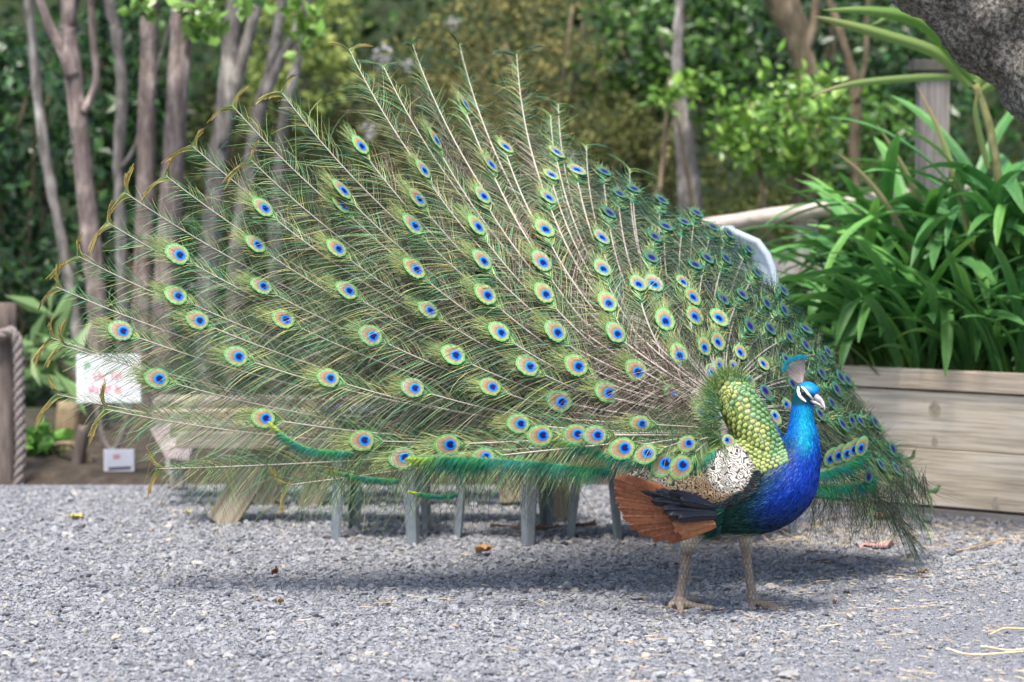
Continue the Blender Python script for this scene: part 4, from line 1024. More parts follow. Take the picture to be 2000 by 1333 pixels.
n_barbs = 0
def train_feather(x, y, size=1.0, kind='eye', front=0.0, twist=None, root=None, bulge=None):
    global n_barbs
    L_px = math.hypot(x - 1430, y - 800)
    off = LAYER(L_px) + rng.normal(0, .005)
    ext = 62 * size if kind == 'eye' else 0
    p2d, P, ang, o = feather_path(x, y, 80, front, off, root, bulge, ext)
    seglen = np.linalg.norm(np.diff(P, axis=0), axis=1); s = np.concatenate([[0], np.cumsum(seglen)]); Lt = s[-1]
    T = unit(np.gradient(P, axis=0)); N = fan_normal(p2d[:, 0], p2d[:, 1]); N = unit(N - (N * T).sum(1)[:, None] * T)
    dk = dark_side(x, y)
    tilt = R(float(np.interp(y, [200, 350, 500, 650, 760, 850], [58, 54, 47, 36, 20, 0])) * float(sstep(1260, 1000, x)) + rng.normal(0, 6)) if kind == 'eye' else 0
    if tilt and twist is not None: tilt += R(abs(twist) * .25)
    if tilt:
        B_ = np.cross(T, N); ke = int(79 * .93)
        tilt = max(0.0, abs(tilt) - math.acos(float(np.clip(-N[ke, 1], -1, 1))))
        up_, dn_ = N[ke] * math.cos(tilt) + B_[ke] * math.sin(tilt), N[ke] * math.cos(tilt) - B_[ke] * math.sin(tilt)
        sg_ = (1 if up_[2] > dn_[2] else -1) if abs(N[ke, 2]) < .25 else (1 if -up_[1] < -dn_[1] else -1)
        ta = tilt * sstep(.55, .95, s / Lt)[:, None] * sg_; N = unit(N * np.cos(ta) + B_ * np.sin(ta))
    B = np.cross(T, N)
    se = float(np.interp(1.0, o, s)) if kind == 'eye' else Lt            # where the eye sits
    mb = MB()
    # shaft
    ns = 26; si = np.linspace(0, (se + .012) if kind == 'eye' else Lt - .004, ns)
    Ps = np.stack([np.interp(si, s, P[:, k]) for k in range(3)], -1) - np.stack([np.interp(si, s, N[:, k]) for k in range(3)], -1) * -.0015
    rr = np.interp(si, [0, Lt * .25, Lt * .6, Lt], [.0020, .0024, .0024, .0012]) * min(1, .55 + .45 * Lt / .7)
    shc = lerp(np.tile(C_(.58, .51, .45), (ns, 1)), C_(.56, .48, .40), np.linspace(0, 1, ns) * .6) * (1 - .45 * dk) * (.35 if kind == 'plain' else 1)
    V, Q, Tn = tube(Ps, rr, 5, cap=False)
    mb.add(V, Q, None, np.repeat(shc, 5, 0))
    # loose barbs along the shaft
    s0 = min(.045, .2 * se)
    step = float(np.interp(x, [500, 1000], [.0072, .0058])) * (1 - .42 * dk)
    if kind == 'plain' and ang < 117: step = .0042; dk = max(dk, .7)
    sb = np.arange(s0, (se - .045 * size) if kind == 'eye' else Lt - .012, step)
    if len(sb) > 4:
        for side in (1, -1):
            ss = sb + rng.uniform(-.4, .4, len(sb)) * step
            g = lambda A: np.stack([np.interp(ss, s, A[:, k]) for k in range(3)], -1)
            p_, t_, n_, b_ = g(P), unit(g(T)), unit(g(N)), unit(g(B))
            f = ss / max(se, .01)
            al = np.radians(np.interp(f, [0, .5, .85, 1], [48, 52, 42, 30]) + rng.normal(0, 4, len(ss)))
            D = unit(np.cos(al)[:, None] * t_ + side * np.sin(al)[:, None] * b_ + n_ * rng.normal(.04, .06, (len(ss), 1)))
            ln = np.interp(f, [0, .12, .3, .7, .9, 1], [.055, .075, .09, .125, .12, .095]) * rng.uniform(.80, 1.15, len(ss)) * (size if Lt < .35 else 1)
            if front < -.25 and x > 960: ln = ln * .5
            if kind == 'tail': ln = np.interp(f, [0, .4, .68, .86, .95, 1], [.06, .10, .14, .105, .055, .015]) * rng.uniform(.7, 1.25, len(ss))
            bend = np.zeros((len(ss), 3)); bend[:, 2] = -ln * rng.uniform(.22, .46, len(ss)) * (1 - .5 * dk)
            bend += t_ * (ln * rng.uniform(.10, .30, len(ss)))[:, None] + n_ * (ln * rng.normal(.0, .06, len(ss)))[:, None]
            curl = rng.normal(0, .06, (len(ss), 3)) * ln[:, None] - t_ * (ln * .10)[:, None]
            if kind == 'tail': curl = rng.normal(0, .22, (len(ss), 3)) * ln[:, None]
            near = sstep(.75, .35, f) * sstep(250, 60, limb_d(x, y) * 0 + 0)          # bronze towards the middle of the fan
            w1 = sstep(.98, .58, f + rng.normal(0, .08, len(ss)))
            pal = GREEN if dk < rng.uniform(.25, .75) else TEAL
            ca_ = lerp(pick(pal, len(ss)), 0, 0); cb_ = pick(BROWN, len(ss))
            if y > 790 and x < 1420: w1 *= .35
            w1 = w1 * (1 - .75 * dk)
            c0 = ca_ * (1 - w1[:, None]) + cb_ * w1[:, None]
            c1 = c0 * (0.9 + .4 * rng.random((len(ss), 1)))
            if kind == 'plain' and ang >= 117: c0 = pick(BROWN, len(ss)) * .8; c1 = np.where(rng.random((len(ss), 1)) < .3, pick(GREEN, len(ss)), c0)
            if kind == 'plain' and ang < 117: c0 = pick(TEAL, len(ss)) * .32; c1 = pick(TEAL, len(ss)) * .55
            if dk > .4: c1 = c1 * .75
            V, Q, C = barbs(p_, D, ln, n_, .0017 if kind == 'eye' else .0016, c0, c1, bend, 5, .7, curl)
            mb.add(V, Q, None, C); n_barbs += len(ss)
    if kind == 'eye':
        # dense vane round the eye, sweeping to the tip
        st = .00135 if size > .6 else .0019
        sb = np.arange(max(se - (.062 + .10 * dk) * size, .02), se + .040 * size, st)
        for side in (1, -1):
            for rep in (0, 1):
                ss = sb + rng.uniform(-.5, .5, len(sb)) * st
                g = lambda A: np.stack([np.interp(ss, s, A[:, k]) for k in range(3)], -1)
                p_, t_, n_, b_ = g(P), unit(g(T)), unit(g(N)), unit(g(B))
                q = (ss - se) / size
                al = np.radians(np.interp(q, [-.16, -.085, -.045, -.02, 0, .02, .04], [60, 56, 38, 34, 30, 22, 8]) + rng.normal(0, 2.4, len(ss)))
                D = unit(np.cos(al)[:, None] * t_ + side * np.sin(al)[:, None] * b_)
                ln = np.interp(q, [-.16, -.10, -.062, -.03, 0, .025, .04], [.050, .060, .068, .084, .092, .080, .056]) * size * rng.uniform(.55, 1.18, len(ss))
                ln *= (1 - .15 * dk) * (.42 if front < -.25 and x > 960 else 1)
                lift = .004 * rep - .002
                bend = t_ * (ln * rng.uniform(.0, .30, len(ss)))[:, None]; bend[:, 2] -= ln * rng.uniform(.0, .22, len(ss))
                bend -= side * b_ * (ln * .16)[:, None]
                curl = rng.normal(0, .10, (len(ss), 3)) * ln[:, None]
                pal = [C_(.17, .38, .15), C_(.26, .43, .16), C_(.42, .46, .17), C_(.11, .31, .16)]
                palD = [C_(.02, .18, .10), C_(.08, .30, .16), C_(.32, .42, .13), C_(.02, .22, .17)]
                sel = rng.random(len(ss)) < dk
                comb = np.where(np.arange(len(ss)) % 4 < 2, 1.35, .10)[:, None] * sstep(-.02, -.05, q)[:, None] + sstep(-.05, -.02, q)[:, None]  # alternating pale and dark barbs paint an iridescent highlight into the comb
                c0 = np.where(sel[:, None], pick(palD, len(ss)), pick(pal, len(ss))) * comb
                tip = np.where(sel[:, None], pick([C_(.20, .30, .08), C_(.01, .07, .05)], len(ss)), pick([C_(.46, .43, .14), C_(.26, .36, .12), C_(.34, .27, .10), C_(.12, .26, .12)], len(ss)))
                V, Q, C = barbs(p_ + n_ * .0015 + n_ * lift, D, ln, n_, .0017 + .0004 * dk, c0, tip * comb, bend, 4, .7, curl)
                mb.add(V, Q, None, C); n_barbs += len(ss)
    elif kind == 'tail':
        # forked fishtail end: two dense prongs that curl away from each other
        e, t_, n_, b_ = P[-1], T[-1], N[-1], B[-1]
        for side, a0, lnk in ((1, rng.uniform(50, 75), rng.uniform(.8, 1.2)), (-1, rng.uniform(50, 75), rng.uniform(.8, 1.2))):
            m = 34
            q = np.linspace(0, 1, m)
            p_ = e - t_ * (.026 * (1 - q))[:, None]
            al = np.radians(a0 * (.35 + .65 * q) + rng.normal(0, 2.5, m))
            D = unit(np.cos(al)[:, None] * t_ + side * np.sin(al)[:, None] * b_ + n_ * .12)
            ln = (.046 + .040 * q * rng.uniform(.4, 1.1, m)) * lnk
            bend = side * b_ * (ln * .15)[:, None] - t_ * (ln * rng.uniform(.02, .30))[:, None]
            bend[:, 2] -= ln * .18
            c0 = pick([C_(.18, .30, .09), C_(.34, .36, .10), C_(.07, .22, .13)], m)
            c1 = pick([C_(.42, .30, .07), C_(.34, .22, .07), C_(.10, .10, .04)], m) if dk < .3 and x < 700 else pick([C_(.02, .05, .03), C_(.03, .08, .06), C_(.12, .13, .05)], m)
            V, Q, C = barbs(p_, D, ln, np.tile(n_, (m, 1)), .0042, c0, c1, bend, 5, .5)
            mb.add(V, Q, None, C)
    f = link('train_feather', mb.mesh('train_feather'), m_feather, pk)
    if kind == 'eye':
        ep = np.array([np.interp(se, s, P[:, k]) for k in range(3)])
        et = unit(np.array([np.interp(se, s, T[:, k]) for k in range(3)])); en = unit(np.array([np.interp(se, s, N[:, k]) for k in range(3)]))
        tw = rng.normal(0, 5)
        en = np.array(Matrix.Rotation(R(tw), 3, Vector(et)) @ Vector(en))
        ex = np.cross(et, en)
        M = Matrix.Identity(4)
        for r in range(3):
            M[r][0], M[r][1], M[r][2], M[r][3] = ex[r] * size, et[r] * size, en[r] * size, ep[r] + en[r] * .010
        if dk > .45: size *= .86; M = M @ Matrix.Scale(.86, 4)
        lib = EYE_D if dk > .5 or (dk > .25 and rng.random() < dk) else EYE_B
        inst('eyespot', random.choice(lib), M, f)
    return f

EYES = [(350,501),(347,581),(389,629),(240,649),(311,741),(466,698),(519,818),(501,482),(513,563),(557,627),(515,411),(659,490),(666,406),
 (680,572),(728,658),(645,741),(712,861),(668,377),(703,290),(825,337),(848,278),(815,393),(807,445),(811,530),(838,610),(889,697),(810,760),
 (791,895),(879,868),(949,893),(905,207),(985,292),(956,326),(942,388),(931,447),(942,514),(950,580),(977,653),(1034,718),(961,759),(1017,828),
 (1060,850),(1097,785),(1129,717),(1087,652),(1064,578),(1058,517),(1063,453),(1069,391),(1075,347),(1085,302),(1125,337),(1178,340),(1207,383),
 (1236,374),(1187,420),(1173,469),(1176,530),(1187,596),(1204,655),(1245,727),(1189,768),(1128,848),(1167,850),(1220,875),(1265,886),(1300,905),
 (1333,908),(1254,828,.75),(1344,866,.7),(1317,774,.8),(1352,748,.68),(1325,697,.85),(1297,631),(1275,560),(1270,508),(1276,467),(1290,395),(1298,447),
 (1334,438),(1358,420),(1355,522),(1378,508),(1390,448),(1414,508),(1420,460),(1459,490),(1475,535),(1332,556),(1354,623,.9),(1401,626,.9),(1409,588),
 (1446,579),(1372,682,.72),(1398,672,.75),(1400,715,.5),(1427,717,.5),(1385,730,.58),(1441,692,.8),(1486,714,.8),(1493,595),(1526,570),(1527,608),(1500,645),
 (1537,661),(1570,646),(1569,677),(1532,706,.9),(1613,690),(1603,703),(1600,731,.9),(1637,739,.9),(1651,744,.9),(1629,762,.9),(1543,752,.8),(1531,792,.8),(1620,790,.85),
 (1597,811,.8),(1641,831,.85),(1659,823,.85),(1676,825,.8),(1704,826,.9),(1739,879,.9),(1715,909,.85),(1745,916,.85),(1460,744,.6),(1490,766,.7),(1484,791,.5),
 (1509,814,.6),(1382,781,.52),(1370,805,.55),(1389,815,.5),(1417,861,.45),(1460,640,.85),(1350,585,.8),(1245,560,.8)]
for e in EYES:
    x, y = e[0], e[1]; size = (e[2] if len(e) > 2 else 0.86) * rng.uniform(.88, 1.05)
    fr = 0.0
    if y > 800 and 740 < x < 1425: fr = -.43 * float(sstep(790, 860, y) * sstep(740, 1150, x))
    if x < 1420 and (y < 300 or (x, y) in [(668,377),(825,337)]): tw = rng.choice([-1, 1]) * 38
    else: tw = None
    train_feather(x, y, size, 'eye', fr, tw)
FORKS = [(452,205),(549,180),(374,284),(322,342),(243,376),(209,434),(151,500),(108,560),(97,659),(117,673),(109,770),(203,799),(308,916),(555,949),
 (681,97),(748,130),(804,86),(896,86),(1009,104),(1090,203),(1145,284),(488,311),(1776,902),(1817,965),(1805,1023),(1702,998),(1075,225),(1230,330)]
for x, y in FORKS:
    bl = .13 if (x, y) in [(1009,104),(1090,203),(1145,284),(1075,225)] else None
    train_feather(x, y, 1, 'tail', 0.0, bulge=bl)

# plain feathers at the back of the far wing, filler without eyespots, darkened to close the pale gaps
for ang_, f_ in [(a_, r_) for a_ in np.linspace(-38, 112, 26) for r_ in (.62, .97)]:
    a_ = R(ang_ + rng.normal(0, 2.5)); dx_, dy_ = math.cos(a_), -math.sin(a_)
    rr_ = 60.0
    while limb_d(1440 + dx_ * rr_, 800 + dy_ * rr_) > 14 and rr_ < 460: rr_ += 6
    rr_ *= f_ * rng.uniform(.93, 1.0)
    train_feather(1440 + dx_ * rr_, 800 + dy_ * rr_, 1, 'plain', front=.035)
for ang_, lo_ in [(a_, 560) for a_ in np.linspace(118, 186, 26)] + [(a_, 380) for a_ in np.linspace(116, 184, 42)]:
    a_ = R(ang_ + rng.normal(0, 1.5)); rr_ = rng.uniform(lo_, lo_ + 340) * (1 if ang_ > 130 else .72)
    train_feather(1430 + math.cos(a_) * rr_, 800 - math.sin(a_) * rr_, 1, 'plain', front=.05)
# sickle-shaped side feathers with a dense emerald outer web
def sickle(path, Ys, wid, eye=None, tipc=(.30, .40, .05)):
    pth = np.asarray(path, float); n = 240
    S = spline(np.column_stack([pth, Ys]), n)
    P = W(S[:, 0], S[:, 1], S[:, 2])
    T = unit(np.gradient(P, axis=0)); N = np.tile(np.array([0, -1.0, .25]), (n, 1)); N = unit(N - (N * T).sum(1)[:, None] * T); B = np.cross(T, N)
    B = np.where((B[:, 2] > 0)[:, None], -B, B)
    mb = MB()
    pass
    u = np.linspace(0, 1, n)
    for rep in range(5):
        jit_ = rng.integers(-1, 2, n)
        al = np.radians(np.interp(u, [0, .8, 1], [60, 52, 26]) + rng.normal(0, 5, n))
        D = unit(np.cos(al)[:, None] * T + np.sin(al)[:, None] * B + N * rng.normal(.02, .03, (n, 1)))
        ln = wid * np.interp(u, [0, .12, .8, 1], [.55, 1, .85, .45]) * rng.uniform(.25, 1.30, n)
        bd = np.zeros((n, 3)); bd[:, 2] = -ln * rng.uniform(-.1, .45, n)
        ph = noise_line(u * 9 + rng.normal(0, .25, n))
        base = lerp(np.tile(C_(.010, .15, .05), (n, 1)), C_(.0, .10, .11), np.clip(ph, 0, 1))
        base = lerp(base, np.array(tipc), sstep(.74, 1.0, u))
        c0 = base * rng.uniform(.8, 2.2, (n, 1)) + C_(.03, .09, .01) * rng.random((n, 1)); c1 = base * rng.uniform(.25, .8, (n, 1))
        V, Q, C = barbs(P + rng.normal(0, .0010, (n, 3)), D, ln, N, .0013, c0, c1, bd, 4, .5); mb.add(V, Q, None, C)
    for rep in range(2):
        al = np.radians(26 + rng.normal(0, 10, n))                              # thin inner web rising into the fan
        D = unit(np.cos(al)[:, None] * T - np.sin(al)[:, None] * B)
        ln = wid * np.interp(u, [0, .2, .8, 1], [1.0, .9, .6, .3]) * rng.uniform(.3, .9, n)
        V, Q, C = barbs(P, D, ln, N, .0012, pick([C_(.08, .24, .07), C_(.16, .32, .09), C_(.03, .14, .06)], n), pick([C_(.2, .32, .11), C_(.10, .22, .08)], n), None, 4); mb.add(V, Q, None, C)
    f = link('side_feather', mb.mesh('side_feather'), m_feather, pk)
    for (ex, ey, sz) in (eye or []):
        k = int(np.argmin((S[:, 0] - ex) ** 2 + (S[:, 1] - ey) ** 2))
        M = Matrix.Identity(4); ep = W(ex, ey, S[k, 2] - .02)
        yv = unit(T[k] + np.array([0, 0, .9])); zf_ = np.array([.80, -.75, .1]) if ex > 1500 else np.array([0, -1, .1]); zv = unit(zf_ - np.dot(zf_, yv) * yv); xv = np.cross(yv, zv)
        for r in range(3): M[r][0], M[r][1], M[r][2], M[r][3] = xv[r] * sz, yv[r] * sz, zv[r] * sz, ep[r]
        inst('eyespot', random.choice(EYE_B if ex < 1690 else EYE_D), M, f)
    return f
def noise_line(x):
    return .5 + .5 * np.sin(x * 2.1 + 1.3) * np.sin(x * .9)
sickle([(1398, 880), (1350, 908), (1275, 904), (1195, 889), (1120, 868), (1058, 850)], [7.70, 7.66, 7.665, 7.68, 7.72, 7.78], .033)
sickle([(1195, 918), (1140, 914), (1060, 905), (960, 897), (860, 893), (795, 896)], [7.72, 7.72, 7.76, 7.80, 7.84, 7.88], .040)
sickle([(960, 905), (900, 902), (850, 895), (800, 893)], [7.82, 7.83, 7.85, 7.88], .034)
sickle([(780, 938), (720, 934), (640, 918)], [7.9, 7.9, 7.92], .013, tipc=(.45, .45, .02))
sickle([(690, 885), (610, 878), (565, 858), (528, 826)], [7.9, 7.9, 7.92, 7.95], .022, tipc=(.40, .45, .04))
sickle([(895, 966), (850, 968), (798, 960)], [7.86, 7.87, 7.9], .010, tipc=(.45, .45, .02))
sickle([(1555, 930), (1610, 922), (1660, 905), (1692, 882)], [8.1, 8.12, 8.15, 8.18], .034, [(1622, 897, .74), (1638, 891, .74), (1655, 887, .74), (1668, 879, .7), (1682, 876, .74)], tipc=(.02, .16, .07))
sickle([(1575, 952), (1640, 950), (1690, 944), (1700, 932)], [8.1, 8.14, 8.2, 8.22], .036, [(1697, 932, .62)], tipc=(.01, .12, .06))
# long dark thread-like barbs that hang below the fan
def hanging(nm, xs, ys, Y, L, cols, spread=.25):
    n = len(xs); P = W(xs, ys, Y)
    D = unit(np.column_stack([rng.normal(0, spread, n), rng.normal(0, .15, n), -np.ones(n)]))
    bd = np.column_stack([rng.normal(0, .035, n), rng.normal(0, .02, n), np.zeros(n)])
    cu = np.column_stack([rng.normal(0, .03, n), np.zeros(n), np.zeros(n)])
    V, Q, C = barbs(P, D, L, np.tile(np.array([0, -1.0, 0]), (n, 1)), .0012, pick(cols, n), pick(cols, n) * .7, bd, 6, .6, cu)
    me = mesh_np('hanging_barbs', V, Q, colr=C)
    o = link('hanging_barbs', me, m_feather, pk); o['kind'] = 'stuff'
n = 420
hx = rng.uniform(1575, 1810, n); hanging('r', hx, np.interp(hx, [1575, 1700, 1810], [945, 955, 930]) + rng.normal(0, 12, n), rng.uniform(8.1, 8.35, n), rng.uniform(.05, .20, n), [C_(.02, .045, .025), C_(.05, .05, .025), C_(.01, .02, .015)], .22)
n = 260
hx = rng.uniform(640, 1130, n); hanging('l', hx, np.interp(hx, [640, 800, 1200], [905, 920, 925]) + rng.normal(0, 8, n), rng.uniform(7.8, 7.95, n), rng.uniform(.04, .19, n), [C_(.04, .06, .03), C_(.08, .12, .05), C_(.02, .03, .02)], .18)
n = 160
hx = rng.uniform(330, 700, n); hanging('m', hx, np.interp(hx, [330, 700], [895, 915]) + rng.normal(0, 14, n), rng.uniform(7.85, 8.05, n), rng.uniform(.06, .22, n), [C_(.10, .17, .06), C_(.08, .12, .05), C_(.17, .2, .07)], .3)

# ---------------------------------------------------------------- golden-green scale feathers of the back
def scale_mesh(seed, ca=C_(.11, .19, .045), cb=C_(.33, .34, .10)):
    r_ = np.random.default_rng(seed)
    k = 9; V = []; C = []
    rows = [(-1.15, .35, .0), (-.5, .66, .03), (.1, .84, .06), (.55, .76, .06), (.85, .50, .05), (1.0, .16, .03)]
    for y, hw, z in rows:
        for x in (-1, -.55, 0, .55, 1):
            V.append((x * hw, y, z - .05 * x * x)); e = max(abs(x) * .9, (y if y > 0 else 0))
            rim = sstep(.72, .98, e)
            base = lerp(ca, cb, r_.random() * .8) * (1.15 - .5 * sstep(.1, -.5, y)) 
            base = lerp(base, cb * 1.25, float(.3 < y < .8 and abs(x) < .7))  # brighter band: the lit crescent of each scale, put into its colour
            c = lerp(base, C_(.012, .035, .010), sstep(.66, .95, e)); c = lerp(c, C_(.02, .05, .02), float(y < -.3))  # dark outline and base paint the shaded gaps between scales
            if abs(x) < .3 and -.2 < y < .3: c = lerp(c, C_(.20, .15, .05), .45)
            C.append(c)
    q = []
    for i in range(len(rows) - 1):
        for j in range(4): q.append((i * 5 + j, i * 5 + j + 1, i * 5 + j + 6, i * 5 + j + 5))
    me = mesh_np('scale_feather', np.array(V), np.array(q), colr=np.array(C), smooth=True)
    me.materials.append(m_scale)
    return me
SC = [scale_mesh(s) for s in range(6)]; SCT = [scale_mesh(s, C_(.05, .17, .07), C_(.17, .30, .13)) for s in range(6, 11)]
axis_pts = np.array([(1506, 915), (1487, 872), (1462, 826), (1437, 780), (1424, 755), (1414, 730)], float)
cnt = 0
t = 0.0; row = 0
while t < 1.0 and cnt < 296:
    c = spline(axis_pts, 400)[int(t * 399)]; d = spline(axis_pts, 400)[min(int(t * 399) + 3, 399)] - spline(axis_pts, 400)[max(int(t * 399) - 3, 0)]
    d = d / np.linalg.norm(d); pn = np.array([-d[1], d[0]])
    sz = 5.0 + 3.4 * t
    half = np.interp(t, [0, .2, .6, .85, .94, 1], [36, 41, 42, 40, 34, 22])
    nn = int(2 * half / (sz * 1.55)); 
    for i in range(nn + (row % 2)):
        u = (i + .5 * ((row + 1) % 2) - nn / 2) / max(nn / 2, 1)
        if abs(u) > 1 or cnt >= 296: continue
        q = c + pn * math.sin(u * 1.45) * half * .98 + rng.normal(0, .8, 2)
        h, nr = on_body(q[0], q[1], .0012)
        h2, _ = on_body(q[0] + d[0] * 5, q[1] + d[1] * 5, .0012)
        tv = h2 - h; tv = tv - np.dot(tv, nr) * nr
        if np.linalg.norm(tv) < 1e-5: continue
        tv = unit(tv); xv = np.cross(tv, nr)
        tilt = rng.uniform(.10, .22); tv = unit(tv + xv * rng.normal(0, .12)); xv = unit(np.cross(tv, nr)); tv2 = unit(tv + nr * tilt); nz = np.cross(xv, tv2)
        k = sz * 1.16 * YB / FPX * rng.uniform(.9, 1.12)
        M = Matrix.Identity(4)
        for r in range(3): M[r][0], M[r][1], M[r][2], M[r][3] = xv[r] * k, tv2[r] * k * 1.1, nz[r] * k, h[r]
        inst('scale_feather', random.choice(SCT if u * 1.0 + rng.normal(0, .25) > .25 else SC), M, pk); cnt += 1
    t += (sz * 1.25) / 215; row += 1

# ---------------------------------------------------------------- barred wing coverts
poly = np.array([(1405, 880), (1440, 868), (1462, 888), (1482, 935), (1462, 955), (1425, 975), (1395, 982), (1365, 965), (1320, 962), (1270, 950), (1215, 930), (1195, 918), (1260, 915), (1340, 925), (1385, 905)], float)
def inside(p, poly):
    c = False; j = len(poly) - 1
    for i in range(len(poly)):
        if (poly[i, 1] > p[1]) != (poly[j, 1] > p[1]) and p[0] < (poly[j, 0] - poly[i, 0]) * (p[1] - poly[i, 1]) / (poly[j, 1] - poly[i, 1]) + poly[i, 0]: c = not c
        j = i
    return c
from mathutils import noise as mnz
gs = 1.7
gx = np.arange(1190, 1492, gs); gy = np.arange(860, 990, gs); nxg = len(gx)
GV = np.zeros((len(gy), nxg, 3)); GC = np.zeros((len(gy), nxg, 3)); GM = np.zeros((len(gy), nxg), bool)
for a_, y in enumerate(gy):
    for b_, x in enumerate(gx):
        wob = 3.2 * mnz.noise(Vector((x * .12, y * .12, 3.1)))
        if not inside((x + wob, y + wob), poly): continue
        GM[a_, b_] = True
        # rows of overlapping coverts: a low saw-tooth relief along the feather direction
        s_ = (-x * .80 + y * .45) / 13.0 + .5 * math.sin((x * .45 + y * .8) * .42) + .35 * mnz.noise(Vector((x * .08, y * .08, 1.0)))
        h, nr = on_body(x, y, .0040 + .0007 * (s_ % 1.0))
        GV[a_, b_] = h
        n1_ = mnz.noise(Vector((x * .045, y * .045, 0))); n2_ = mnz.noise(Vector((x * .25, y * .25, 7)))
        n3_ = mnz.noise(Vector((x * .16, y * .16, 11)))
        ph = (x * .90 + y * (.16 + .10 * n1_)) / 8.8 * 6.283 + 1.3 * n1_ + 1.15 * math.sin(y * .40 + 1.2 * n1_ + x * .03) + .45 * n3_ + .2 * n2_
        b2 = float(sstep(-.30 + .3 * n2_, .42 + .3 * n2_, math.sin(ph)))
        white = float(sstep(1376, 1402, x - (y - 940) * .5 + 8 * n1_) * sstep(972, 945, y + 6 * n2_))
        tan_ = float(sstep(1290, 1370, x + 20 * n1_) * (1 - white))
        light = C_(.60, .57, .52) * white + (1 - white) * (C_(.42, .29, .17) * tan_ + C_(.26, .235, .19) * (1 - tan_))
        GC[a_, b_] = lerp(C_(.018, .016, .015), light, b2) * (1 + .25 * n2_)
idm = -np.ones(GM.shape, int); idm[GM] = np.arange(GM.sum())
q = [(idm[a_, b_], idm[a_, b_ + 1], idm[a_ + 1, b_ + 1], idm[a_ + 1, b_]) for a_ in range(len(gy) - 1) for b_ in range(nxg - 1) if GM[a_, b_] and GM[a_, b_ + 1] and GM[a_ + 1, b_ + 1] and GM[a_ + 1, b_]]
link('wing_coverts', mesh_np('wing_coverts', GV[GM], np.array(q), colr=GC[GM], smooth=True), m_cov, pk)
# loose edge of the coverts
ed = GM & ~(np.roll(GM, 2, 0) & np.roll(GM, -2, 0) & np.roll(GM, 2, 1) & np.roll(GM, -2, 1))
ev = np.repeat(GV[ed], 3, 0); ec = np.repeat(GC[ed], 3, 0); n = len(ev)
V, Q, C = barbs(ev, unit(np.column_stack([-np.ones(n), np.full(n, -.35), rng.normal(-.35, .35, n)])), rng.uniform(.006, .014, n), np.tile(np.array([0, -1., .3]), (n, 1)), .0018, ec, ec * rng.uniform(.4, 1.2, (n, 1)), None, 2)
o = link('covert_fringe', mesh_np('covert_fringe', V, Q, colr=C), m_cov, pk); o['kind'] = 'stuff'
# dark brown-green feathers of the shoulder lapping over the front of the wing
n = 900
f_ = rng.random(n); qx = np.interp(f_, [0, .5, 1], [1484, 1470, 1404]) + rng.normal(0, 3, n); qy = np.interp(f_, [0, .5, 1], [925, 958, 990]) + rng.normal(0, 3, n)
hh = np.array([on_body(a, b, .0065)[0] for a, b in zip(qx, qy)])
mc_ = pick([C_(.05, .022, .016), C_(.012, .04, .05), C_(.004, .03, .06), C_(.02, .05, .04)], n)
V, Q, C = barbs(hh, unit(np.column_stack([-np.ones(n), np.full(n, -.30), rng.normal(-.25, .25, n)])), rng.uniform(.012, .024, n), np.tile(np.array([0, -1., .3]), (n, 1)), .0022, mc_, mc_ * rng.uniform(.5, 1.5, (n, 1)), None, 3)
o = link('shoulder_plumage', mesh_np('shoulder_plumage', V, Q, colr=C), m_feather, pk); o['kind'] = 'stuff'
# green fringe over the roots of the train
n = 800
qx = rng.normal(1400, 10, n); qy = rng.uniform(770, 905, n); fp = W(qx, qy, rng.uniform(7.86, 7.99, n))
V, Q, C = barbs(fp, unit(np.column_stack([rng.normal(-.8, .3, n), rng.normal(-.1, .2, n), (835 - qy) / 90 + rng.normal(0, .3, n)])), rng.uniform(.03, .075, n), np.tile(np.array([0, -1., 0]), (n, 1)), .0013, pick([C_(.03, .09, .03), C_(.06, .16, .05), C_(.015, .05, .02), C_(.14, .24, .08)], n), pick([C_(.08, .19, .06), C_(.03, .10, .04), C_(.2, .3, .1)], n), np.column_stack([np.zeros(n), np.zeros(n), np.full(n, -.012)]), 4)
n2 = 620
f_ = rng.random(n2); qx2 = np.interp(f_, [0, .4, .7, 1], [1386, 1400, 1424, 1462]) + rng.normal(0, 5, n2); qy2 = np.interp(f_, [0, .4, .7, 1], [765, 735, 722, 745]) + rng.normal(0, 5, n2)
ax_ = qx2 - 1432; az_ = 790 - qy2; ll_ = np.hypot(ax_, az_)
V2, Q2, C2 = barbs(W(qx2, qy2 + 6, rng.uniform(7.965, 8.0, n2)), unit(np.column_stack([ax_ / ll_ + rng.normal(0, .3, n2), np.full(n2, -.1), az_ / ll_ + rng.normal(0, .3, n2)])), rng.uniform(.014, .036, n2), np.tile(np.array([0, -1., 0]), (n2, 1)), .0014, pick([C_(.10, .20, .05), C_(.22, .28, .08), C_(.04, .12, .04)], n2), pick([C_(.10, .22, .07), C_(.25, .33, .10)], n2), None, 3)
V = np.concatenate([V, V2]); Q = np.concatenate([Q, Q2 + len(V) - len(V2)]); C = np.concatenate([C, C2])
o = link('rump_plumage', mesh_np('rump_plumage', V, Q, colr=C), m_feather, pk); o['kind'] = 'stuff'

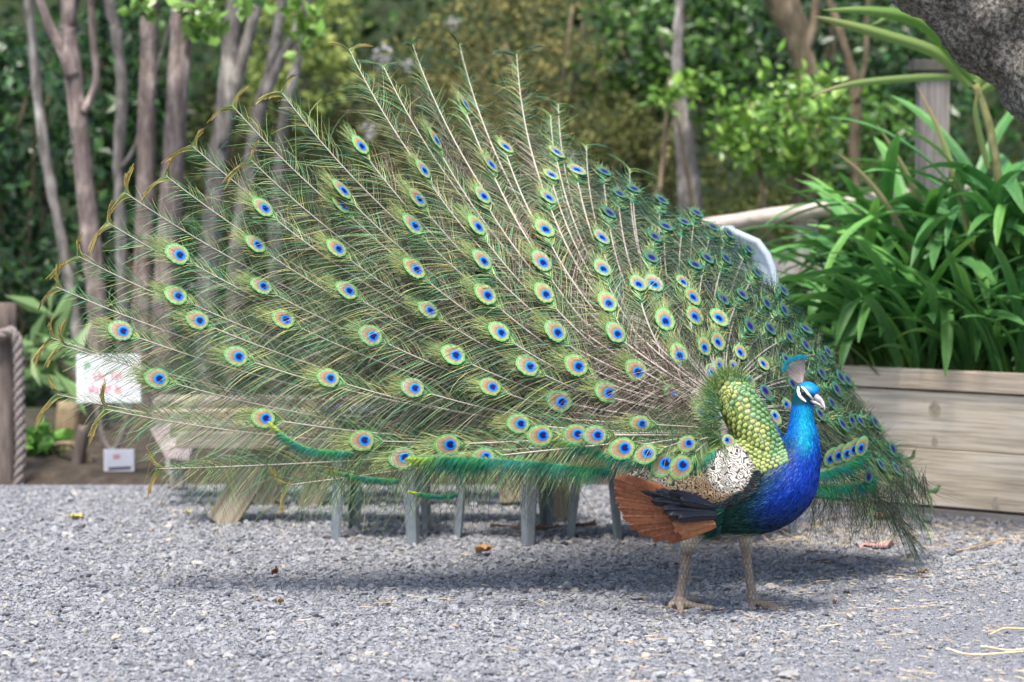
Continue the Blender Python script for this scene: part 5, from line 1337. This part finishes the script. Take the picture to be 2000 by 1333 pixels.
# ---------------------------------------------------------------- rust primaries and black secondaries
def flight_feather(name, base, tip, wpx, Y0, Y1, c, rib, mat, sag=.1):
    base = np.array(base, float); tip = np.array(tip, float)
    d = tip - base; pn = np.array([-d[1], d[0]]) / np.linalg.norm(d)
    n = 18; u = np.linspace(0, 1, n)
    mid = (base + tip) / 2 + pn * sag * np.linalg.norm(d)
    cl = ((1 - u) ** 2)[:, None] * base + (2 * u * (1 - u))[:, None] * mid + (u ** 2)[:, None] * tip
    tg = np.gradient(cl, axis=0); tg /= np.linalg.norm(tg, axis=1)[:, None]; pn = np.column_stack([-tg[:, 1], tg[:, 0]])
    hw = wpx * np.interp(u, [0, .15, .5, .85, .95, 1], [.5, .8, 1, .92, .62, .12])
    Y = Y0 + (Y1 - Y0) * u
    xs = [-1, -.6, -.25, -.06, 0, .06, .25, .6, 1]
    V = []; C = []
    for x in xs:
        p = cl + pn * (hw * x)[:, None]
        z = .006 * (1 - x * x) + (.0022 if abs(x) < .03 else 0)
        V.append(W(p[:, 0], p[:, 1], Y - z))
        cc = np.tile(np.array(c, float), (n, 1)) * (.88 + .24 * rng.random((n, 1)))
        if abs(x) < .03: cc = np.tile(np.array(rib, float), (n, 1))
        elif x > .9: cc = cc * 1.35
        C.append(cc)
    k = len(xs); V = np.stack(V, 1).reshape(-1, 3); C = np.stack(C, 1).reshape(-1, 3)
    q = [(i * k + j, i * k + j + 1, (i + 1) * k + j + 1, (i + 1) * k + j) for i in range(n - 1) for j in range(k - 1)]
    mb = MB(); mb.add(V, np.array(q), None, C)
    m = 230; uu = rng.uniform(.06, .97, m); sd_ = rng.choice([-1, 1], m)
    b0 = np.stack([np.interp(uu, u, cl[:, 0]), np.interp(uu, u, cl[:, 1])], -1); tg2 = np.stack([np.interp(uu, u, tg[:, 0]), np.interp(uu, u, tg[:, 1])], -1); pn2 = np.column_stack([-tg2[:, 1], tg2[:, 0]]) * sd_[:, None]
    hh_ = np.interp(uu, u, hw); e0 = b0 + tg2 * hh_[:, None] * .9 + pn2 * (hh_ * rng.uniform(.8, 1.04, m))[:, None]
    Yb = np.interp(uu, u, Y)
    A = W(b0[:, 0], b0[:, 1], Yb - .0085); E = W(e0[:, 0], e0[:, 1], Yb - .0022); Lb = np.linalg.norm(E - A, axis=1)
    vv_ = rng.uniform(.62, 1.28, (m, 1)); cb_ = np.array(c, float)[None] * vv_
    Vb, Qb, Cb = barbs(A, (E - A) / Lb[:, None], Lb, np.tile(np.array([0, -1., 0]), (m, 1)), .0013, cb_, cb_ * rng.uniform(.8, 1.25, (m, 1)), None, 2, .4, None, .12)
    mb.add(Vb, Qb, None, Cb)
    return link(name, mb.mesh(name, True), mat, pk)
m_rust = col_mat('rust flight feathers', rough=.5, spec=.3, nscale=90, namt=.22)
m_black = col_mat('black wing feathers', rough=.38, spec=.45, nscale=90, namt=.3)
tips = [(1200, 936), (1199, 955), (1202, 974), (1207, 992), (1215, 1010), (1228, 1026), (1247, 1040), (1274, 1050), (1304, 1055)]
for i, tp in enumerate(tips):
    f = i / (len(tips) - 1)
    flight_feather('primary_feather', (1384 - 10 * f, 1012 + 20 * f), tp, 17 - 4 * f, YB - .135 - .004 * i, YB - .15 - .009 * (len(tips) - i), C_(.24, .085, .038) * (0.8 + .4 * rng.random()), (.30, .125, .06), m_rust, sag=.07 - .02 * f)
flight_feather('primary_feather', (1394, 1018), (1318, 1030), 14, YB - .16, YB - .185, C_(.33, .135, .06), (.45, .24, .13), m_rust, .05)
flight_feather('primary_feather', (1398, 1024), (1330, 1046), 12, YB - .16, YB - .185, C_(.30, .12, .05), (.45, .24, .13), m_rust, .05)
for i, (b_, tp, wd) in enumerate([((1392, 1008), (1224, 937), 8), ((1394, 1006), (1246, 958), 9), ((1396, 1004), (1272, 979), 10), ((1398, 1006), (1296, 996), 12), ((1398, 1010), (1306, 1008), 11), ((1400, 1008), (1325, 1014), 10), ((1392, 990), (1306, 962), 9), ((1396, 992), (1330, 978), 10)]):
    flight_feather('secondary_feather', b_, tp, wd, YB - .165, YB - .20 - .003 * i, C_(.006, .007, .014) * rng.uniform(.8, 1.6), (.03, .03, .035), m_black, .06)

# ---------------------------------------------------------------- small body feathers
smp = rng.choice(nv, min(nv, 30000), replace=False)
pv = co[smp].astype(float); ppx, ppy = proj(pv)
keep = (ppy < 1046) & ~((ppx < 1380)) & ~((ppy < 925) & (ppx < 1512) & (ppy < 905 + (1500 - ppx) * .3)) & ~((ppy < 792) & (ppx > 1578))
pv = pv[keep]
nrm = np.empty(nv * 3, np.float32); me_body.vertices.foreach_get('normal', nrm); nrm = nrm.reshape(-1, 3)[smp][keep].astype(float)
spc = spline(spine, 120); sp3 = W(spc[:, 0], spc[:, 1], spc[:, 2]); spt = -unit(np.gradient(sp3, axis=0))
idx = np.argmin(((pv[:, None] - sp3[None]) ** 2).sum(-1), 1)
fl = spt[idx]; fl = unit(fl - (fl * nrm).sum(1)[:, None] * nrm)
ppx, ppy = proj(pv)
bcol = body_colour(pv)
small = np.where((ppy < 800) & (ppx > 1535), .0042, np.where(ppy < 860, .008, .0115))
v1 = rng.uniform(.55, 1.55, (len(pv), 1))
sd_ = unit(np.cross(fl, nrm))
D = unit(fl + nrm * rng.uniform(.04, .20, (len(pv), 1)) + sd_ * rng.normal(0, .12, (len(pv), 1)))
v1 = v1 * np.column_stack([np.ones(len(pv)), rng.uniform(.55, 2.1, len(pv)), rng.uniform(.75, 1.2, len(pv))])
V, Q, C = barbs(pv + nrm * .0004, D, small * rng.uniform(.7, 1.3, len(pv)), nrm, small * .17, bcol * v1, bcol * v1 * rng.uniform(.7, 1.5, (len(pv), 1)), -nrm * (small * .15)[:, None], 2, .55)
o = link('plumage', mesh_np('plumage', V, Q, colr=C), col_mat('small feathers', rough=.45, spec=.25), pk); o['kind'] = 'stuff'
# ragged dark feathers where flank meets the wing
n = 700
qx = rng.uniform(1368, 1408, n); qy = rng.uniform(990, 1040, n) ; qx = 1402 - (qx - 1368) * .55 - (qy - 1000) * .2
hh = np.array([on_body(a, b, .012)[0] for a, b in zip(qx + 14, qy)])
V, Q, C = barbs(hh, unit(np.column_stack([-np.ones(n), -.5 * np.ones(n), rng.normal(-.25, .25, n)])), rng.uniform(.015, .035, n), np.tile(np.array([0, -1., .3]), (n, 1)), .0022, pick([C_(.006, .06, .05), C_(.01, .09, .06), C_(.004, .03, .04)], n), pick([C_(.006, .06, .05), C_(.01, .08, .04)], n), None, 3)
o = link('flank_plumage', mesh_np('flank_plumage', V, Q, colr=C), m_feather, pk); o['kind'] = 'stuff'

# ---------------------------------------------------------------- head: face patches, eye, beak, crest
def patch(name, cl, hw, off, c, mat):
    S = spline(np.array(cl, float), 16); d = np.gradient(S, axis=0); d /= np.linalg.norm(d, axis=1)[:, None]; pn = np.column_stack([-d[:, 1], d[:, 0]])
    h = np.interp(np.linspace(0, 1, 16), np.linspace(0, 1, len(hw)), hw)
    V = []
    for x in (-1, -.5, 0, .5, 1):
        for i in range(16):
            q = S[i] + pn[i] * h[i] * x; V.append(on_body(q[0], q[1], off * (1.0 if abs(x) < .9 else .2))[0])
    V = np.array(V).reshape(5, 16, 3).transpose(1, 0, 2).reshape(-1, 3)
    q = [(i * 5 + j, i * 5 + j + 1, (i + 1) * 5 + j + 1, (i + 1) * 5 + j) for i in range(15) for j in range(4)]
    return link(name, mesh_np(name, V, np.array(q), colr=np.tile(np.array(c, float), (80, 1)), smooth=True), mat, pk)
patch('face_patch', [(1565.5, 756), (1571, 760), (1577, 768), (1583, 775), (1589, 781)], [1.5, 2.3, 2.6, 2.4, 1.6], .0022, (.80, .79, .74), m_horn)
patch('face_patch', [(1559.5, 756), (1559, 764), (1562, 773), (1567, 779), (1574, 785)], [1.8, 2.8, 3.3, 3.0, 1.2], .0022, (.80, .79, .72), m_horn)
patch('eye_stripe', [(1563, 757), (1567, 764), (1573, 771), (1582, 778)], [1.2, 3.4, 3.6, 1.2], .0012, (.006, .02, .025), m_horn)
m_eye, _t, _b = new_mat('glossy eye'); _b.inputs['Base Color'].default_value = (.012, .008, .008, 1); _b.inputs['Roughness'].default_value = .06
h, nr = on_body(1568.5, 767.5, -.0015)
bm = bmesh.new(); bmesh.ops.create_uvsphere(bm, u_segments=20, v_segments=14, radius=.0066); me = bpy.data.meshes.new('eye'); bm.to_mesh(me); bm.free()
me.polygons.foreach_set('use_smooth', np.ones(len(me.polygons), bool)); me.transform(Matrix.Translation(Vector(h + nr * .002)))
link('eye', me, m_eye, pk)
def beak(name, pts, c0, c1):
    S = spline(np.array(pts, float), 16); P = W(S[:, 0], S[:, 1], S[:, 2]); k = 12
    T, N, B = frames(P); Yv = np.array([.25, -1, 0]); Bz = unit(np.cross(T, np.cross(Yv, T))); Nn = np.cross(T, Bz)
    a = np.arange(k) / k * 2 * np.pi; r = S[:, 3:5] * YB / FPX
    V = P[:, None] + (r[:, 0:1] * np.cos(a)[None])[..., None] * Nn[:, None] + (r[:, 1:2] * np.sin(a)[None])[..., None] * Bz[:, None]
    i = np.arange(15)[:, None] * k; j = np.arange(k)[None]; j2 = (j + 1) % k
    Q = np.stack([i + j, i + j2, i + k + j2, i + k + j], -1).reshape(-1, 4)
    C = np.repeat(lerp(np.tile(C_(*c0), (16, 1)), C_(*c1), np.linspace(0, 1, 16)), k, 0)
    return link(name, mesh_np(name, V.reshape(-1, 3), Q, colr=C, smooth=True), m_horn, pk)
yb = YB - .075
beak('upper_beak', [(1588, 773, yb + .008, 5, 8), (1594, 776, yb, 6.4, 7.2), (1600, 780, yb - .004, 5.6, 5.8), (1606, 787, yb - .008, 4.0, 4), (1610, 795, yb - .012, 2.2, 2.3), (1611, 801, yb - .013, .6, .6)], (.30, .28, .29), (.62, .58, .60))
beak('lower_beak', [(1584, 783, yb + .008, 3, 6.5), (1591, 786, yb + .002, 3.4, 5.6), (1598, 789, yb - .002, 3.0, 4.4), (1604, 793, yb - .006, 1.8, 2.6), (1607, 797, yb - .01, .5, .6)], (.62, .58, .55), (.66, .60, .60))
beak('nostril', [(1594, 776, yb - .0065, .6, .6), (1597, 778, yb - .0075, 1.6, .8), (1601, 782, yb - .008, .4, .5)], (.04, .035, .04), (.04, .035, .04))
for i in range(24):
    f = i / 23
    b0 = np.array((1559 + 9 * f, 749 - 3.5 * f))
    a = R(np.interp(f, [0, 1], [138, 84])); ln = np.interp(f, [0, .4, 1], [36, 47, 46]) * rng.uniform(.95, 1.04)
    tp = b0 + np.array((math.cos(a), -math.sin(a))) * ln
    mid = (b0 + tp) / 2 + np.array((-1.5 + 3 * f, 1.2))
    yy = YB - .055 + rng.normal(0, .012)
    mb = MB()
    u = np.linspace(0, 1, 8)[:, None]; q = (1 - u) ** 2 * b0 + 2 * u * (1 - u) * mid + u ** 2 * tp
    P = W(q[:, 0], q[:, 1], np.linspace(YB - .055, yy, 8)); V, Q, _ = tube(P, np.linspace(.0007, .00055, 8), 5, cap=False)
    mb.add(V, Q, None, np.repeat(lerp(np.tile(C_(.50, .40, .36), (8, 1)), C_(.22, .17, .22), np.linspace(0, 1, 8)), 5, 0))
    m = 26; tdir = unit(P[-1] - P[-2]); nn = np.tile(np.array([0, -1., 0]), (m, 1)); sdv = np.cross(tdir, nn[0])
    q = np.linspace(-1, 1, m); al = q * 1.0
    D = unit(np.cos(al)[:, None] * tdir + np.sin(al)[:, None] * sdv)
    V, Q, C = barbs(np.tile(P[-1] - tdir * .004, (m, 1)), D, .0125 * (1 - .35 * q ** 2) * rng.uniform(.8, 1.1, m), nn, .0011, pick([C_(.005, .12, .22), C_(.0, .16, .20)], m), pick([C_(.0, .28, .30), C_(.0, .20, .36), C_(.01, .24, .20)], m), None, 2, .3)
    mb.add(V, Q, None, C)
    m = 14; uu = rng.uniform(.3, .95, m); pp = np.stack([np.interp(uu, np.linspace(0, 1, 8), P[:, k]) for k in range(3)], -1)
    V, Q, C = barbs(pp, unit(tdir + sdv * rng.choice([-1, 1], m)[:, None] * .5), .006, np.tile(nn[0], (m, 1)), .0004, pick([C_(.25, .19, .2)], m), pick([C_(.2, .16, .18)], m), None, 2); mb.add(V, Q, None, C)
    link('crest_feather', mb.mesh('crest_feather'), m_feather, pk)
# ================================================================== LITTER ON THE GROUND
m_litter = col_mat('dry litter', rough=.7, spec=.2, nscale=40, namt=.25)
def dry_leaf(label, px, py, L, wd, c, az, curl=.4, name='dry_leaf', cat='leaf', seed=0, lift=.012):
    r_ = np.random.default_rng(seed); g = G(px, py); n = 12; u = np.linspace(0, 1, n); V = []; C = []
    d = np.array([math.cos(az), math.sin(az), 0]); s_ = np.array([-d[1], d[0], 0])
    hw = wd / 2 * np.sin(np.clip(u * 1.02, 0, 1) * np.pi) ** .7
    for x in (-1, -.5, 0, .5, 1):
        z = lift + curl * wd * (x * x) * .6 + curl * L * .35 * (u - .4) ** 2 + .004 * r_.normal(size=n)
        V.append(g + d * (u - .5)[:, None] * L + s_ * (x * hw * (1 - .25 * curl * abs(x)))[:, None] + np.array([0, 0, 1]) * z[:, None])
        C.append(np.array(c)[None] * (1.0 if x else .7) * r_.uniform(.8, 1.2, (n, 1)))
    V = np.stack(V, 1).reshape(-1, 3); C = np.stack(C, 1).reshape(-1, 3)
    q = [(i * 5 + j, i * 5 + j + 1, (i + 1) * 5 + j + 1, (i + 1) * 5 + j) for i in range(n - 1) for j in range(4)]
    o = link(name, mesh_np(name, V, np.array(q), colr=C, smooth=True), m_litter); props(o, label, cat); return centre_mesh(o)
dry_leaf('curled tan dry leaf on the gravel below the left part of the fan', 945, 1086, .095, .055, (.44, .25, .12), 1.0, .42, seed=1, lift=.016)
dry_leaf('long brown fallen leaf lying behind the curled tan leaf', 1060, 1050, .36, .035, (.24, .15, .10), -.12, .35, seed=2, lift=.03)
dry_leaf('faded pink leaf on the gravel right of the bird', 1712, 1074, .14, .05, (.50, .26, .25), .15, .2, seed=3)
dry_leaf('orange-brown leaf against the base of the planter', 1728, 1018, .085, .035, (.46, .27, .12), .2, .5, seed=4)
dry_leaf('small dark red-brown leaf alone on the open gravel at the left', 537, 1130, .035, .022, (.16, .06, .03), 1.0, 1.2, seed=5, lift=.012)
dry_leaf('small amber leaf on the gravel left of the shadow', 546, 1184, .026, .016, (.36, .20, .06), .3, .5, seed=6)
dry_leaf('brown leaf scrap between the legs near the stool feet', 1398, 1062, .04, .03, (.34, .18, .11), .5, .8, seed=7)
dry_leaf('brown leaf scrap near the right end of the twig', 1802, 1126, .03, .02, (.24, .15, .09), .1, .6, seed=8)
dry_leaf('yellow fallen leaf far left on the gravel', 148, 1016, .05, .03, (.55, .46, .12), .2, .3, seed=9)
dry_leaf('pale yellow leaf left of the bench leg', 366, 1008, .04, .026, (.58, .50, .22), -.3, .3, seed=10)
dry_leaf('pinkish brown leaf scrap just right of the rear toe', 1630, 1186, .02, .014, (.30, .14, .08), .9, .8, seed=11)
def twig(label, pts, r, c, name='twig', cat='twig'):
    S = spline(np.array([G(*p) + np.array([0, 0, .012]) for p in pts]), len(pts) * 6); S[:, 2] += .003 * np.sin(np.arange(len(S)) * .35 + len(label))
    V, Q, T_ = tube(S, r * np.linspace(1, .6, len(S)), 6); o = link(name, mesh_np(name, V, Q, T_, colr=np.tile(np.array(c, float), (len(V), 1)), smooth=True), m_litter); props(o, label, cat); return centre_mesh(o)
twig('thin reddish twig curving over the gravel right of the bird', [(1592, 1104), (1625, 1098), (1660, 1096), (1700, 1100), (1730, 1106)], .0022, (.18, .11, .09))
twig('thin brown twig joining the reddish twig', [(1560, 1096), (1588, 1083), (1620, 1092)], .002, (.14, .10, .08))
twig('pale straw stalk at the right edge, the upper one', [(1932, 1247), (1962, 1239), (2004, 1235)], .0035, (.62, .50, .30), 'straw_stalk', 'straw')
twig('pale straw stalk at the right edge, lower and double', [(1848, 1279), (1900, 1286), (2010, 1284)], .0035, (.64, .53, .33), 'straw_stalk', 'straw')
twig('short straw stalk just above the double stalk', [(1915, 1274), (1960, 1277), (2010, 1277)], .003, (.66, .56, .36), 'straw_stalk', 'straw')
twig('buff stalk lying along the base of the planter', [(1590, 1030), (1640, 1012), (1720, 1016), (1780, 1024)], .0035, (.46, .33, .20), 'straw_stalk', 'straw')
twig('buff stalk on the gravel in front of the planter', [(1868, 1082), (1920, 1072), (1960, 1063)], .0035, (.44, .32, .19), 'straw_stalk', 'straw')
def pebble(label, px, py, L, c, seed, flat=.55):
    me = stone_mesh(seed, 3); g = G(px, py)
    me.transform(Matrix.Translation(Vector(g + np.array([0, 0, L * .2]))) @ Matrix.Rotation(seed, 4, 'Z') @ Matrix.Diagonal((L, L * .8, L * flat, 1)))
    m, t, b = new_mat('pebble'); n1 = noise(t, coords(t, 'Object'), 90, 4); t.links.new(ramp(t, n1.outputs[0], [(.3, tuple(x * .75 for x in c)), (.7, c)]), b.inputs['Base Color']); b.inputs['Roughness'].default_value = .8
    o = link('pebble', me, m); props(o, label, 'stone'); return centre_mesh(o)
pebble('large grey stone cut by the bottom edge right of centre', 1535, 1326, .042, (.30, .30, .30), 41)
pebble('pale smooth pebble near the end of the twig', 1766, 1092, .018, (.44, .43, .40), 42, .8)
pebble('pale stone below the left foot', 1383, 1258, .022, (.52, .51, .50), 43)
pebble('dark grey stone at the left on the open gravel', 332, 1163, .026, (.16, .16, .17), 44, .5)
pebble('brown-grey flat stone under the left stool', 690, 1057, .028, (.26, .24, .22), 45)
pebble('grey flat stone near the lower right', 1773, 1237, .026, (.30, .31, .33), 46, .4)
pebble('brown flat stone right of the pink leaf', 1803, 1130, .022, (.20, .16, .13), 47, .4)
pebble('whitish stone beside the left foot', 1350, 1078, .026, (.42, .43, .45), 48, .5)
pebble('blue-grey stone at the bottom right of centre', 1352, 1302, .024, (.34, .36, .40), 49)
# straw and chaff scattered over the gravel
n = 2600; r_ = np.random.default_rng(5)
yy = np.concatenate([r_.uniform(6.7, 9.9, 1500), r_.uniform(9.3, 9.95, 1100)]); xx = np.concatenate([r_.normal(.9, .55, 1500), r_.uniform(.55, 1.9, 1100)])
P = np.column_stack([xx, yy, np.full(n, .010) + r_.uniform(0, .006, n)]); az = r_.normal(0, .8, n)
D = unit(np.column_stack([np.cos(az), np.sin(az), r_.normal(.0, .10, n)]))
V, Q, C = barbs(P, D, np.exp(r_.normal(np.log(.020), .6, n)).clip(.005, .09), np.tile(np.array([0, -.5, 1.]), (n, 1)), r_.uniform(.001, .0032, n), pick([C_(.55, .42, .25), C_(.62, .52, .34), C_(.36, .25, .15), C_(.48, .33, .2)], n), pick([C_(.55, .42, .25), C_(.62, .52, .34)], n), np.column_stack([np.zeros(n), r_.normal(0, .004, n), -.001 * np.ones(n)]), 3, .5)
o = link('straw_litter', mesh_np('straw_litter', V, Q, colr=C), m_litter); o['kind'] = 'stuff'; o['label'] = 'bits of pale straw and chaff scattered over the gravel'
